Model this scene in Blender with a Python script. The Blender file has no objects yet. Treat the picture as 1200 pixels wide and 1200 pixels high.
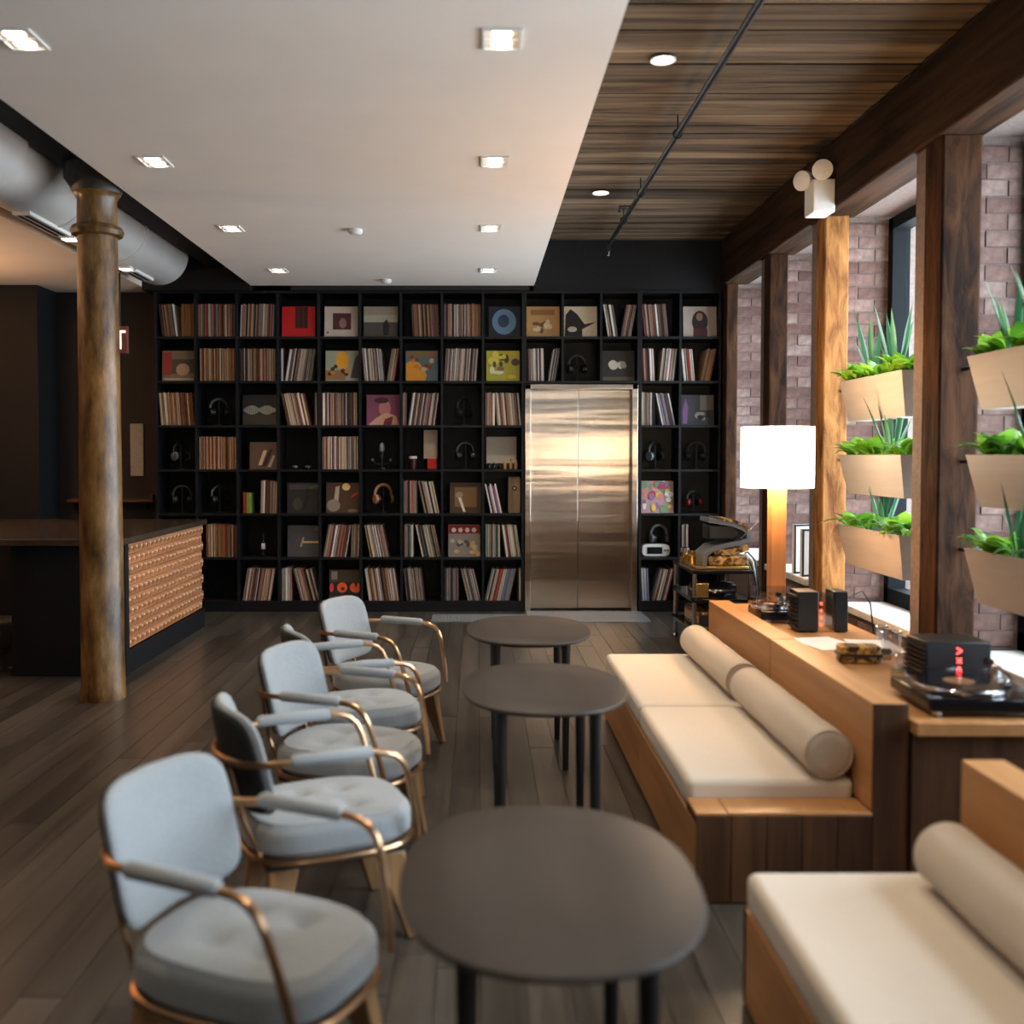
import bpy, bmesh, math, random
from mathutils import Vector, Matrix, Euler
PI = math.pi
R = math.radians
C = bpy.context.scene.collection
S = bpy.context.scene
rng = random.Random(7)

# ------------------------------------------------------------------ camera
cam = bpy.data.cameras.new('camera')
camo = bpy.data.objects.new('camera', cam); C.objects.link(camo)
camo.location = (0, 0, 1.49)
camo.rotation_euler = (R(88.0), 0, 0)
cam.sensor_width = 36; cam.lens = 35
cam.shift_x = 0.0333; cam.shift_y = -0.0219
cam.clip_start = 0.05
cam.dof.use_dof = True
cam.dof.focus_distance = 7.2
cam.dof.aperture_fstop = 1.5
S.camera = camo
S.view_settings.view_transform = 'Standard'
S.view_settings.look = 'None'
S.view_settings.gamma = 1
S.view_settings.use_curve_mapping = False
S.view_settings.exposure = 0.45

# ------------------------------------------------------------------ world and daylight
w = bpy.data.worlds.new('sky'); S.world = w; w.use_nodes = True
bg = w.node_tree.nodes['Background']
bg.inputs[0].default_value = (0.80, 0.90, 1.0, 1); bg.inputs[1].default_value = 1.6

def area(name, loc, rot, sx, sy, power, col):
    l = bpy.data.lights.new(name, 'AREA'); l.shape = 'RECTANGLE'; l.size = sx; l.size_y = sy
    l.energy = power; l.color = col
    o = bpy.data.objects.new(name, l); C.objects.link(o); o.location = loc; o.rotation_euler = rot
    return o
DAY = (0.78, 0.89, 1.0)
# daylight outside each window of the right wall (window bays further down) and of the wall behind the camera
BAYS = [(8.2, 9.3), (6.95, 7.96), (5.3, 6.70), (3.8, 5.03), (2.3, 3.55), (0.8, 2.05)]
for (a, b) in BAYS:
    area('window_daylight', (3.25, (a + b) / 2, 1.9), (0, R(90), 0), 2.5, b - a, 95 * (b - a), DAY)
REAR_WIN = [(0.9, 2.8)]
for (a, b) in REAR_WIN:
    area('rear_window_daylight', ((a + b) / 2, -3.3, 1.83), (R(90), 0, 0), b - a, 0.80, 15 * (b - a), (1.0, 0.84, 0.62))

# ------------------------------------------------------------------ materials
def lin(c):
    return tuple((x / 12.92 if x <= 0.04045 else ((x + 0.055) / 1.055) ** 2.4) for x in c)
def newmat(name):
    m = bpy.data.materials.new(name); m.use_nodes = True
    nt = m.node_tree
    return m, nt, nt.nodes['Principled BSDF']
def mat(name, col, rough=0.5, metal=0.0, var=0.0, scale=30.0, bump=0.0, stretch=(1, 1, 1), rnd=0.0, emit=0.0, spec=0.5, sheen=0.0, coat=0.0, trans=0.0):
    """plain surface: colour with noise variation, optional bump, optional per-object variation"""
    m, nt, b = newmat(name)
    b.inputs['Roughness'].default_value = rough; b.inputs['Metallic'].default_value = metal
    b.inputs['Specular IOR Level'].default_value = spec
    if sheen: b.inputs['Sheen Weight'].default_value = sheen
    if coat: b.inputs['Coat Weight'].default_value = coat
    c4 = (*col, 1)
    b.inputs['Base Color'].default_value = c4
    n = nt.nodes; L = nt.links
    if var or bump:
        tc = n.new('ShaderNodeTexCoord'); mp = n.new('ShaderNodeMapping'); mp.inputs['Scale'].default_value = stretch
        L.new(tc.outputs['Object'], mp.inputs[0])
        nz = n.new('ShaderNodeTexNoise'); nz.inputs['Scale'].default_value = scale; nz.inputs['Detail'].default_value = 5
        L.new(mp.outputs[0], nz.inputs['Vector'])
    last = None
    if var:
        rp = n.new('ShaderNodeValToRGB')
        rp.color_ramp.elements[0].position = 0.3; rp.color_ramp.elements[1].position = 0.7
        rp.color_ramp.elements[0].color = (*[x * (1 - var) for x in col], 1)
        rp.color_ramp.elements[1].color = (*[min(1, x * (1 + var)) for x in col], 1)
        L.new(nz.outputs[0], rp.inputs[0]); last = rp.outputs[0]
    if rnd:
        oi = n.new('ShaderNodeObjectInfo'); mr = n.new('ShaderNodeMapRange')
        mr.inputs['To Min'].default_value = 1 - rnd; mr.inputs['To Max'].default_value = 1 + rnd
        L.new(oi.outputs['Random'], mr.inputs[0])
        hs = n.new('ShaderNodeHueSaturation'); hs.inputs['Color'].default_value = c4
        if last: L.new(last, hs.inputs['Color'])
        L.new(mr.outputs[0], hs.inputs['Value']); last = hs.outputs[0]
    if last: L.new(last, b.inputs['Base Color'])
    if bump:
        bp = n.new('ShaderNodeBump'); bp.inputs['Strength'].default_value = bump; bp.inputs['Distance'].default_value = 0.01
        L.new(nz.outputs[0], bp.inputs['Height']); L.new(bp.outputs[0], b.inputs['Normal'])
    if emit:
        b.inputs['Emission Color'].default_value = c4; b.inputs['Emission Strength'].default_value = emit
    return m
def wood(name, c0, c1, axis='y', scale=6.0, rough=0.5, rnd=0.15, bump=0.15, lo=0.3, hi=0.75, spec=0.5):
    """grain along one axis"""
    m, nt, b = newmat(name); n = nt.nodes; L = nt.links
    tc = n.new('ShaderNodeTexCoord'); mp = n.new('ShaderNodeMapping')
    mp.inputs['Scale'].default_value = {'x': (0.12, 2, 2), 'y': (2, 0.12, 2), 'z': (2, 2, 0.12), 'm': (2.2, 2.2, 0.45)}[axis]
    oi = n.new('ShaderNodeObjectInfo'); va = n.new('ShaderNodeVectorMath'); va.operation = 'MULTIPLY_ADD'
    va.inputs[1].default_value = (1, 1, 1)
    cx = n.new('ShaderNodeCombineXYZ')
    ml = n.new('ShaderNodeMath'); ml.operation = 'MULTIPLY'; ml.inputs[1].default_value = 37.0
    L.new(oi.outputs['Random'], ml.inputs[0])
    for i in range(3): L.new(ml.outputs[0], cx.inputs[i])
    L.new(tc.outputs['Object'], va.inputs[0]); L.new(cx.outputs[0], va.inputs[2])
    L.new(va.outputs[0], mp.inputs[0])
    nz = n.new('ShaderNodeTexNoise'); nz.inputs['Scale'].default_value = scale; nz.inputs['Detail'].default_value = 8
    nz.inputs['Roughness'].default_value = 0.65; nz.inputs['Distortion'].default_value = 0.6
    L.new(mp.outputs[0], nz.inputs['Vector'])
    rp = n.new('ShaderNodeValToRGB'); e = rp.color_ramp.elements
    e[0].position = lo; e[1].position = hi; e[0].color = (*c0, 1); e[1].color = (*c1, 1)
    L.new(nz.outputs[0], rp.inputs[0])
    mr = n.new('ShaderNodeMapRange'); mr.inputs['To Min'].default_value = 1 - rnd; mr.inputs['To Max'].default_value = 1 + rnd
    L.new(oi.outputs['Random'], mr.inputs[0])
    hs = n.new('ShaderNodeHueSaturation'); L.new(rp.outputs[0], hs.inputs['Color']); L.new(mr.outputs[0], hs.inputs['Value'])
    L.new(hs.outputs[0], b.inputs['Base Color'])
    b.inputs['Roughness'].default_value = rough; b.inputs['Specular IOR Level'].default_value = spec
    bp = n.new('ShaderNodeBump'); bp.inputs['Strength'].default_value = bump; bp.inputs['Distance'].default_value = 0.006
    L.new(nz.outputs[0], bp.inputs['Height']); L.new(bp.outputs[0], b.inputs['Normal'])
    return m
def glassmat(name, tint=(1, 1, 1), refl=0.10, rough=0.02):
    m, nt, b = newmat(name); n = nt.nodes; L = nt.links
    n.remove(b)
    tr = n.new('ShaderNodeBsdfTransparent'); tr.inputs[0].default_value = (*tint, 1)
    gl = n.new('ShaderNodeBsdfGlossy'); gl.inputs['Roughness'].default_value = rough
    mx = n.new('ShaderNodeMixShader'); mx.inputs[0].default_value = refl
    L.new(tr.outputs[0], mx.inputs[1]); L.new(gl.outputs[0], mx.inputs[2])
    L.new(mx.outputs[0], n['Material Output'].inputs[0])
    return m
def emat(name, col, strength):
    m, nt, b = newmat(name)
    b.inputs['Base Color'].default_value = (*col, 1)
    b.inputs['Emission Color'].default_value = (*col, 1); b.inputs['Emission Strength'].default_value = strength
    return m
_flat = {}
def flat(col, rough=0.55):
    k = tuple(round(x, 3) for x in col)
    if k not in _flat: _flat[k] = mat('print_colour', lin(col), rough, var=0.06, scale=25)
    return _flat[k]

def steel_mat():
    m, nt, b = newmat('brushed_steel'); n = nt.nodes; L = nt.links
    b.inputs['Metallic'].default_value = 1; b.inputs['Roughness'].default_value = 0.24; b.inputs['Anisotropic'].default_value = 0.92
    tg = n.new('ShaderNodeTangent'); tg.direction_type = 'RADIAL'; tg.axis = 'Z'; L.new(tg.outputs[0], b.inputs['Tangent'])
    b.inputs['Base Color'].default_value = (0.62, 0.53, 0.45, 1)
    tc = n.new('ShaderNodeTexCoord'); mp = n.new('ShaderNodeMapping'); mp.inputs['Scale'].default_value = (0.6, 0.6, 40)
    L.new(tc.outputs['Object'], mp.inputs[0])
    nz = n.new('ShaderNodeTexNoise'); nz.inputs['Scale'].default_value = 6; nz.inputs['Detail'].default_value = 6
    L.new(mp.outputs[0], nz.inputs['Vector'])
    mp2 = n.new('ShaderNodeMapping'); mp2.inputs['Scale'].default_value = (0.25, 0.25, 3.2)
    L.new(tc.outputs['Object'], mp2.inputs[0])
    nz2 = n.new('ShaderNodeTexNoise'); nz2.inputs['Scale'].default_value = 1.6
    L.new(mp2.outputs[0], nz2.inputs['Vector'])
    bp = n.new('ShaderNodeBump'); bp.inputs['Strength'].default_value = 0.10; bp.inputs['Distance'].default_value = 0.002
    L.new(nz.outputs[0], bp.inputs['Height'])
    bp2 = n.new('ShaderNodeBump'); bp2.inputs['Strength'].default_value = 0.35; bp2.inputs['Distance'].default_value = 0.02
    L.new(nz2.outputs[0], bp2.inputs['Height']); L.new(bp.outputs[0], bp2.inputs['Normal'])
    L.new(bp2.outputs[0], b.inputs['Normal'])
    return m
def column_mat():
    """old cast-iron column, worn ochre paint"""
    m, nt, b = newmat('worn_column_paint'); n = nt.nodes; L = nt.links
    tc = n.new('ShaderNodeTexCoord'); mp = n.new('ShaderNodeMapping'); mp.inputs['Scale'].default_value = (3.2, 3.2, 0.9)
    L.new(tc.outputs['Object'], mp.inputs[0])
    nz = n.new('ShaderNodeTexNoise'); nz.inputs['Scale'].default_value = 3.2; nz.inputs['Detail'].default_value = 10; nz.inputs['Roughness'].default_value = 0.7
    L.new(mp.outputs[0], nz.inputs['Vector'])
    rp = n.new('ShaderNodeValToRGB'); e = rp.color_ramp.elements
    e[0].position = 0.36; e[0].color = (0.022, 0.010, 0.005, 1); e[1].position = 0.74; e[1].color = (0.34, 0.23, 0.13, 1)
    x = e.new(0.5); x.color = (0.15, 0.072, 0.020, 1); x2 = e.new(0.6); x2.color = (0.23, 0.125, 0.040, 1)
    L.new(nz.outputs[0], rp.inputs[0]); L.new(rp.outputs[0], b.inputs['Base Color'])
    b.inputs['Roughness'].default_value = 0.33
    bp = n.new('ShaderNodeBump'); bp.inputs['Strength'].default_value = 0.35; bp.inputs['Distance'].default_value = 0.006
    L.new(nz.outputs[0], bp.inputs['Height']); L.new(bp.outputs[0], b.inputs['Normal'])
    return m

M = {}
M['black'] = mat('black_paint', (0.006, 0.006, 0.007), 0.55, var=0.2, spec=0.3)
M['shelf'] = mat('black_shelf_lacquer', (0.006, 0.0065, 0.0085), 0.45, var=0.15, spec=0.35)
M['darkwall'] = mat('dark_brown_paint', (0.008, 0.0055, 0.005), 0.6, var=0.2)
M['soffit'] = mat('white_plaster', (0.80, 0.725, 0.655), 0.85, var=0.02, scale=3)
M['leftceil'] = mat('warm_plaster', (0.72, 0.60, 0.48), 0.85, var=0.03, scale=3)
M['duct'] = mat('painted_duct', (0.52, 0.49, 0.46), 0.45, var=0.04, scale=4)
M['floorbase'] = mat('floor_joint_dark', (0.02, 0.018, 0.016), 0.7, var=0.1)
M['plank'] = wood('dark_floor_plank', (0.028, 0.0235, 0.0195), (0.090, 0.076, 0.062), 'y', 7, 0.28, 0.28, 0.12)
M['ceilplank'] = wood('rough_ceiling_board', (0.030, 0.018, 0.010), (0.19, 0.125, 0.075), 'x', 5, 0.85, 0.35, 0.7, 0.35, 0.72, 0.15)
M['timber'] = wood('old_timber', (0.010, 0.004, 0.002), (0.080, 0.032, 0.013), 'm', 6, 0.8, 0.12, 0.9, 0.35, 0.72, 0.12)
M['lamplit_timber'] = wood('lamplit_orange_timber', (0.12, 0.042, 0.012), (0.46, 0.215, 0.066), 'm', 7, 0.75, 0.05, 0.9, 0.35, 0.7, 0.15)  # post by the lamp: lamplight put into a lighter, more orange timber colour
M['beam'] = wood('old_timber_beam', (0.012, 0.006, 0.003), (0.075, 0.035, 0.016), 'y', 6, 0.8, 0.1, 0.9, 0.35, 0.72, 0.1)
M['oak'] = wood('light_oak', (0.37, 0.165, 0.054), (0.57, 0.295, 0.115), 'y', 5, 0.42, 0.06, 0.08)
M['oakz'] = wood('light_oak_upright', (0.37, 0.165, 0.054), (0.57, 0.295, 0.115), 'z', 5, 0.42, 0.06, 0.08)
M['brown_shaded'] = wood('brown_shaded_boards', (0.040, 0.017, 0.008), (0.13, 0.060, 0.027), 'z', 6, 0.65, 0.15, 0.2, 0.3, 0.75, 0.2)  # brown boards; on the sofa end the dark tone carries its shade
M['legwood'] = wood('walnut_leg', (0.22, 0.11, 0.045), (0.42, 0.24, 0.11), 'z', 8, 0.4, 0.1, 0.08)
M['barwood'] = wood('reddish_bar_slat', (0.33, 0.115, 0.042), (0.60, 0.27, 0.12), 'y', 7, 0.35, 0.15, 0.1)
M['barpeg'] = mat('pale_peg', (0.85, 0.62, 0.42), 0.35, var=0.15)
M['fabric'] = mat('grey_blue_wool', (0.295, 0.318, 0.335), 0.9, var=0.10, scale=160, bump=0.25, sheen=0.25)
M['shaded'] = mat('dark_shaded_wool', (0.025, 0.026, 0.030), 0.85, var=0.15, scale=160, bump=0.2)  # dark seat base wool; on the backrest's rear the colour carries shade
M['linen'] = mat('cream_linen', (0.70, 0.62, 0.52), 0.9, var=0.05, scale=220, bump=0.2, sheen=0.15)
M['bolster'] = mat('oatmeal_linen', (0.56, 0.48, 0.39), 0.9, var=0.07, scale=220, bump=0.25, sheen=0.15)
M['copper'] = mat('copper_tube', (0.56, 0.34, 0.19), 0.28, 1.0, var=0.05)
M['chrome'] = mat('chrome', (0.72, 0.72, 0.72), 0.15, 1.0, var=0.03)
M['darkmetal'] = mat('dark_metal', (0.03, 0.03, 0.032), 0.4, 0.7, var=0.1)
M['table'] = mat('dark_stained_table', (0.040, 0.030, 0.024), 0.5, var=0.18, scale=14, stretch=(1, 0.2, 1))
M['tableleg'] = mat('black_table_leg', (0.010, 0.009, 0.009), 0.45, var=0.1)
M['steel'] = steel_mat()
M['plate'] = mat('grey_metal_plate', (0.34, 0.36, 0.38), 0.42, 0.7, var=0.1)
M['grate'] = mat('grey_grating', (0.30, 0.32, 0.33), 0.45, 0.5, var=0.15, scale=80)
M['column'] = column_mat()
M['capital'] = mat('dark_iron_capital', (0.03, 0.022, 0.016), 0.55, var=0.3, bump=0.2)
M['mortar'] = mat('mortar', (0.165, 0.122, 0.105), 0.95, var=0.15, scale=40, bump=0.4)
M['stone'] = mat('pale_stone_sill', (0.66, 0.62, 0.56), 0.5, var=0.06, scale=12)
M['frame'] = mat('black_window_steel', (0.005, 0.006, 0.007), 0.7, 0.0, var=0.1, spec=0.1)
M['glass'] = glassmat('window_glass', (0.97, 0.99, 1.0), 0.06)
M['acrylic'] = glassmat('clear_acrylic', (0.92, 0.92, 0.93), 0.13, 0.03)
M['shade'] = emat('lamp_shade_fabric', (1.0, 0.74, 0.48), 12.0)
M['planter'] = wood('planter_tan', (0.42, 0.37, 0.335), (0.50, 0.45, 0.41), 'y', 8, 0.5, 0.05, 0.05)
M['soil'] = mat('soil', (0.03, 0.02, 0.013), 0.95, var=0.3, bump=0.6)
M['white'] = mat('white_plastic', (0.72, 0.71, 0.68), 0.4, var=0.03)
M['paper'] = mat('white_paper', (0.82, 0.80, 0.77), 0.7, var=0.02)
M['blackgloss'] = mat('black_gloss', (0.008, 0.008, 0.010), 0.12, var=0.05)
M['blackplastic'] = mat('black_plastic', (0.014, 0.014, 0.016), 0.35, var=0.1)
M['greyplastic'] = mat('grey_plastic', (0.14, 0.145, 0.16), 0.35, var=0.06)
M['zebra'] = wood('striped_exotic_wood', (0.05, 0.018, 0.006), (0.62, 0.34, 0.09), 'y', 9, 0.25, 0.1, 0.05, 0.42, 0.58)
M['brass'] = mat('brass', (0.75, 0.48, 0.14), 0.25, 1.0, var=0.06)
M['red'] = mat('red_plastic', (0.55, 0.02, 0.02), 0.4, var=0.08)
M['tan'] = mat('tan_leather', (0.48, 0.24, 0.09), 0.5, var=0.1)
M['redled'] = emat('red_led', (1.0, 0.05, 0.04), 5.0)
M['greenled'] = emat('green_led', (0.6, 0.9, 0.1), 2.0)
M['lampdisc'] = emat('downlight_disc', (1.0, 0.88, 0.70), 14.0)
M['exitbox'] = mat('exit_sign_face', (0.16, 0.045, 0.035), 0.4, var=0.05)
M['exitletter'] = emat('exit_letters', (1.0, 0.60, 0.50), 1.3)
M['speckle'] = mat('pale_speckled_panel', (0.40, 0.38, 0.30), 0.6, var=0.35, scale=120)
M['screen'] = mat('dark_screen', (0.01, 0.01, 0.012), 0.1, var=0.02)
M['rubber'] = mat('black_cable', (0.012, 0.012, 0.012), 0.5, var=0.1)

def brick_mat():
    m, nt, b = newmat('old_brick'); n = nt.nodes; L = nt.links
    oi = n.new('ShaderNodeObjectInfo')
    rp = n.new('ShaderNodeValToRGB'); e = rp.color_ramp.elements
    e[0].color = (0.085, 0.040, 0.030, 1); e[1].color = (0.19, 0.125, 0.105, 1)
    x = e.new(0.5); x.color = (0.135, 0.075, 0.060, 1)
    L.new(oi.outputs['Random'], rp.inputs[0])
    tc = n.new('ShaderNodeTexCoord'); nz = n.new('ShaderNodeTexNoise'); nz.inputs['Scale'].default_value = 22; nz.inputs['Detail'].default_value = 6
    L.new(tc.outputs['Object'], nz.inputs['Vector'])
    mr = n.new('ShaderNodeMapRange'); mr.inputs['From Min'].default_value = 0.3; mr.inputs['From Max'].default_value = 0.7
    mr.inputs['To Min'].default_value = 0.65; mr.inputs['To Max'].default_value = 1.35
    L.new(nz.outputs[0], mr.inputs[0])
    hs = n.new('ShaderNodeHueSaturation'); L.new(rp.outputs[0], hs.inputs['Color']); L.new(mr.outputs[0], hs.inputs['Value'])
    L.new(hs.outputs[0], b.inputs['Base Color']); b.inputs['Roughness'].default_value = 0.9
    bp = n.new('ShaderNodeBump'); bp.inputs['Strength'].default_value = 0.6; bp.inputs['Distance'].default_value = 0.008
    L.new(nz.outputs[0], bp.inputs['Height']); L.new(bp.outputs[0], b.inputs['Normal'])
    return m
M['brick'] = brick_mat()
def leaf_mat(name, c0, c1):
    m, nt, b = newmat(name); n = nt.nodes; L = nt.links
    oi = n.new('ShaderNodeObjectInfo'); rp = n.new('ShaderNodeValToRGB'); e = rp.color_ramp.elements
    e[0].color = (*c0, 1); e[1].color = (*c1, 1)
    L.new(oi.outputs['Random'], rp.inputs[0]); L.new(rp.outputs[0], b.inputs['Base Color'])
    b.inputs['Roughness'].default_value = 0.35
    tl = n.new('ShaderNodeBsdfTranslucent'); L.new(rp.outputs[0], tl.inputs[0])
    mx = n.new('ShaderNodeMixShader'); mx.inputs[0].default_value = 0.45
    L.new(b.outputs[0], mx.inputs[1]); L.new(tl.outputs[0], mx.inputs[2])
    L.new(mx.outputs[0], n['Material Output'].inputs[0])
    return m
M['leaf'] = leaf_mat('bright_leaf', (0.10, 0.30, 0.02), (0.34, 0.62, 0.06))
M['blade'] = leaf_mat('dark_blade_leaf', (0.02, 0.085, 0.04), (0.10, 0.24, 0.11))
M['fern'] = leaf_mat('fern_leaf', (0.05, 0.20, 0.02), (0.22, 0.45, 0.08))

# ------------------------------------------------------------------ mesh builder
class MB:
    def __init__(s): s.v = []; s.f = []; s.m = []
    def add(s, vs, fs, mi=0, mx=None):
        o = len(s.v)
        s.v += [tuple(mx @ Vector(p)) if mx else tuple(p) for p in vs]
        for f in fs: s.f.append([i + o for i in f]); s.m.append(mi)
        return s
    def box(s, x0, x1, y0, y1, z0, z1, mi=0, mx=None):
        vs = [(x0, y0, z0), (x1, y0, z0), (x1, y1, z0), (x0, y1, z0), (x0, y0, z1), (x1, y0, z1), (x1, y1, z1), (x0, y1, z1)]
        return s.add(vs, [(0, 3, 2, 1), (4, 5, 6, 7), (0, 1, 5, 4), (1, 2, 6, 5), (2, 3, 7, 6), (3, 0, 4, 7)], mi, mx)
    def hexa(s, vs, mi=0):
        return s.add(vs, [(0, 3, 2, 1), (4, 5, 6, 7), (0, 1, 5, 4), (1, 2, 6, 5), (2, 3, 7, 6), (3, 0, 4, 7)], mi)
    def poly(s, pts, mi=0):
        return s.add(pts, [tuple(range(len(pts)))], mi)
    def lathe(s, prof, n=24, c=(0, 0, 0), mi=0, mx=None):
        vs = []; fs = []
        for (r, z) in prof:
            for k in range(n):
                a = 2 * PI * k / n; vs.append((c[0] + r * math.cos(a), c[1] + r * math.sin(a), c[2] + z))
        for j in range(len(prof) - 1):
            for k in range(n):
                k2 = (k + 1) % n; fs.append((j * n + k, j * n + k2, (j + 1) * n + k2, (j + 1) * n + k))
        fs.append(tuple(reversed(range(n)))); b = (len(prof) - 1) * n; fs.append(tuple(range(b, b + n)))
        return s.add(vs, fs, mi, mx)
    def cyl(s, p0, p1, r0, r1=None, n=12, mi=0):
        p0 = Vector(p0); p1 = Vector(p1); r1 = r0 if r1 is None else r1
        d = p1 - p0; q = Vector((0, 0, 1)).rotation_difference(d.normalized()).to_matrix().to_4x4()
        return s.lathe([(r0, 0), (r1, d.length)], n, mi=mi, mx=Matrix.Translation(p0) @ q)
    def tube(s, pts, r, n=8, closed=False, mi=0, flat_=1.0):
        P = [Vector(p) for p in pts]; N = len(P); vs = []; fs = []
        up = Vector((0, 0, 1)); prev = None
        for i in range(N):
            a = P[(i - 1) % N] if (closed or i > 0) else P[i]; b = P[(i + 1) % N] if (closed or i < N - 1) else P[i]
            t = (b - a).normalized()
            if prev is None:
                u = up if abs(t.dot(up)) < 0.95 else Vector((1, 0, 0))
                nx = (u - t * u.dot(t)).normalized()
            else: nx = (prev - t * prev.dot(t)).normalized()
            prev = nx; ny = t.cross(nx)
            rr = r[i] if isinstance(r, (list, tuple)) else r
            for k in range(n):
                an = 2 * PI * k / n
                vs.append(P[i] + nx * math.cos(an) * rr * flat_ + ny * math.sin(an) * rr)
        for i in range(N if closed else N - 1):
            j = (i + 1) % N
            for k in range(n):
                k2 = (k + 1) % n; fs.append((i * n + k, i * n + k2, j * n + k2, j * n + k))
        if not closed:
            fs.append(tuple(reversed(range(n)))); fs.append(tuple(range((N - 1) * n, N * n)))
        return s.add(vs, fs, mi)
    def prism(s, pts, z0, z1, mi=0, mx=None):
        n = len(pts); vs = [(x, y, z0) for x, y in pts] + [(x, y, z1) for x, y in pts]
        fs = [tuple(reversed(range(n))), tuple(range(n, 2 * n))] + [(k, (k + 1) % n, n + (k + 1) % n, n + k) for k in range(n)]
        return s.add(vs, fs, mi, mx)
    def build(s, name, mats, parent=None, world=False, smooth=35, bevel=0.0, bseg=2, recenter=True, fix=False):
        off = Vector((0, 0, 0))
        if parent is not None and world:
            p = parent
            while p is not None: off += p.location; p = p.parent
        top = parent is None and recenter
        if top:
            xs = [p[0] for p in s.v]; ys = [p[1] for p in s.v]; zs = [p[2] for p in s.v]
            off = Vector(((min(xs) + max(xs)) / 2, (min(ys) + max(ys)) / 2, min(zs)))
        me = bpy.data.meshes.new(name)
        me.from_pydata([(p[0] - off.x, p[1] - off.y, p[2] - off.z) for p in s.v], [], s.f)
        if not isinstance(mats, (list, tuple)): mats = [mats]
        for m in mats: me.materials.append(m)
        if len(mats) > 1: me.polygons.foreach_set('material_index', s.m)
        if fix:
            bm = bmesh.new(); bm.from_mesh(me); bmesh.ops.recalc_face_normals(bm, faces=bm.faces); bm.to_mesh(me); bm.free()
        if smooth:
            me.polygons.foreach_set('use_smooth', [True] * len(me.polygons)); me.set_sharp_from_angle(angle=R(smooth))
        me.update()
        o = bpy.data.objects.new(name, me); C.objects.link(o)
        if top: o.location = off
        if parent is not None: o.parent = parent
        if bevel:
            b = o.modifiers.new('bevel', 'BEVEL'); b.width = bevel; b.segments = bseg; b.limit_method = 'ANGLE'
        return o
def tag(o, label, cat, group=None):
    o['label'] = label; o['category'] = cat
    if group: o['group'] = group
    return o
def struct(o): o['kind'] = 'structure'; return o
def thing(name, label, cat, loc=(0, 0, 0), rotz=0, group=None):
    o = bpy.data.objects.new(name, None); C.objects.link(o); o.empty_display_size = 0.1
    o.location = loc; o.rotation_euler = (0, 0, rotz)
    return tag(o, label, cat, group)
def copy_tree(o, parent=None):
    c = o.copy(); C.objects.link(c); c.parent = parent
    for ch in list(o.children): copy_tree(ch, c)
    return c
def bx(x0, x1, y0, y1, z0, z1): return MB().box(x0, x1, y0, y1, z0, z1)
def superell(a, b, n=3.0, seg=48):
    out = []
    for k in range(seg):
        t = 2 * PI * k / seg; c, s_ = math.cos(t), math.sin(t)
        out.append((a * math.copysign(abs(c) ** (2 / n), c), b * math.copysign(abs(s_) ** (2 / n), s_)))
    return out
def arc(c, r, a0, a1, n, plane='xz'):
    out = []
    for i in range(n + 1):
        a = a0 + (a1 - a0) * i / n
        u, v = r * math.cos(a), r * math.sin(a)
        out.append({'xz': (c[0] + u, c[1], c[2] + v), 'xy': (c[0] + u, c[1] + v, c[2]), 'yz': (c[0], c[1] + u, c[2] + v)}[plane])
    return out

# ================================================================== THE SETTING
XL, XR, Y0, Y1 = -5.6, 2.95, -3.0, 9.8
# ---- floor with planks
fl = struct(bx(XL, XR, Y0, Y1 + 0.1, -0.12, -0.006).build('floor', M['floorbase'], recenter=False))
PW = 0.127
x = XL + 0.02; k = 0
while x < 2.28:
    ys = [0.9, 3.2 + rng.uniform(-0.8, 0.8), 5.6 + rng.uniform(-0.8, 0.8), 7.6 + rng.uniform(-0.5, 0.6), 9.76]
    for a, b in zip(ys[:-1], ys[1:]):
        if x < -3.6 and a < 4.5: continue
        d = rng.uniform(-0.0008, 0.0008)
        bx(x + 0.0015, x + PW - 0.0015, a + 0.0015, b - 0.0015, -0.02, d).build('plank', M['plank'], fl, smooth=0)
    x += PW
rest = MB(); x = XL + 0.02
while x < 2.28:
    rest.box(x + 0.0015, x + PW - 0.0015, Y0 + 0.02, 0.897, -0.02, 0)
    if x < -3.6: rest.box(x + 0.0015, x + PW - 0.0015, 0.9, 5.4, -0.02, 0)
    x += PW
o = rest.build('plank_field', M['plank'], fl, smooth=0); o['kind'] = 'stuff'

# ---- walls
struct(bx(XL, XR + 0.0, 9.80, 9.95, 0, 3.56).build('wall_back', M['black'], recenter=False))
struct(bx(XL, -4.05, 9.2, 9.8, 0, 3.05).build('wall_back', M['black'], recenter=False))
struct(bx(-4.05, -3.07, 9.62, 9.8, 0, 3.05).build('wall_back', M['darkwall'], recenter=False))
struct(bx(XL - 0.15, XL, Y0, 9.95, 0, 3.56).build('wall_left', M['black'], recenter=False))
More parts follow.
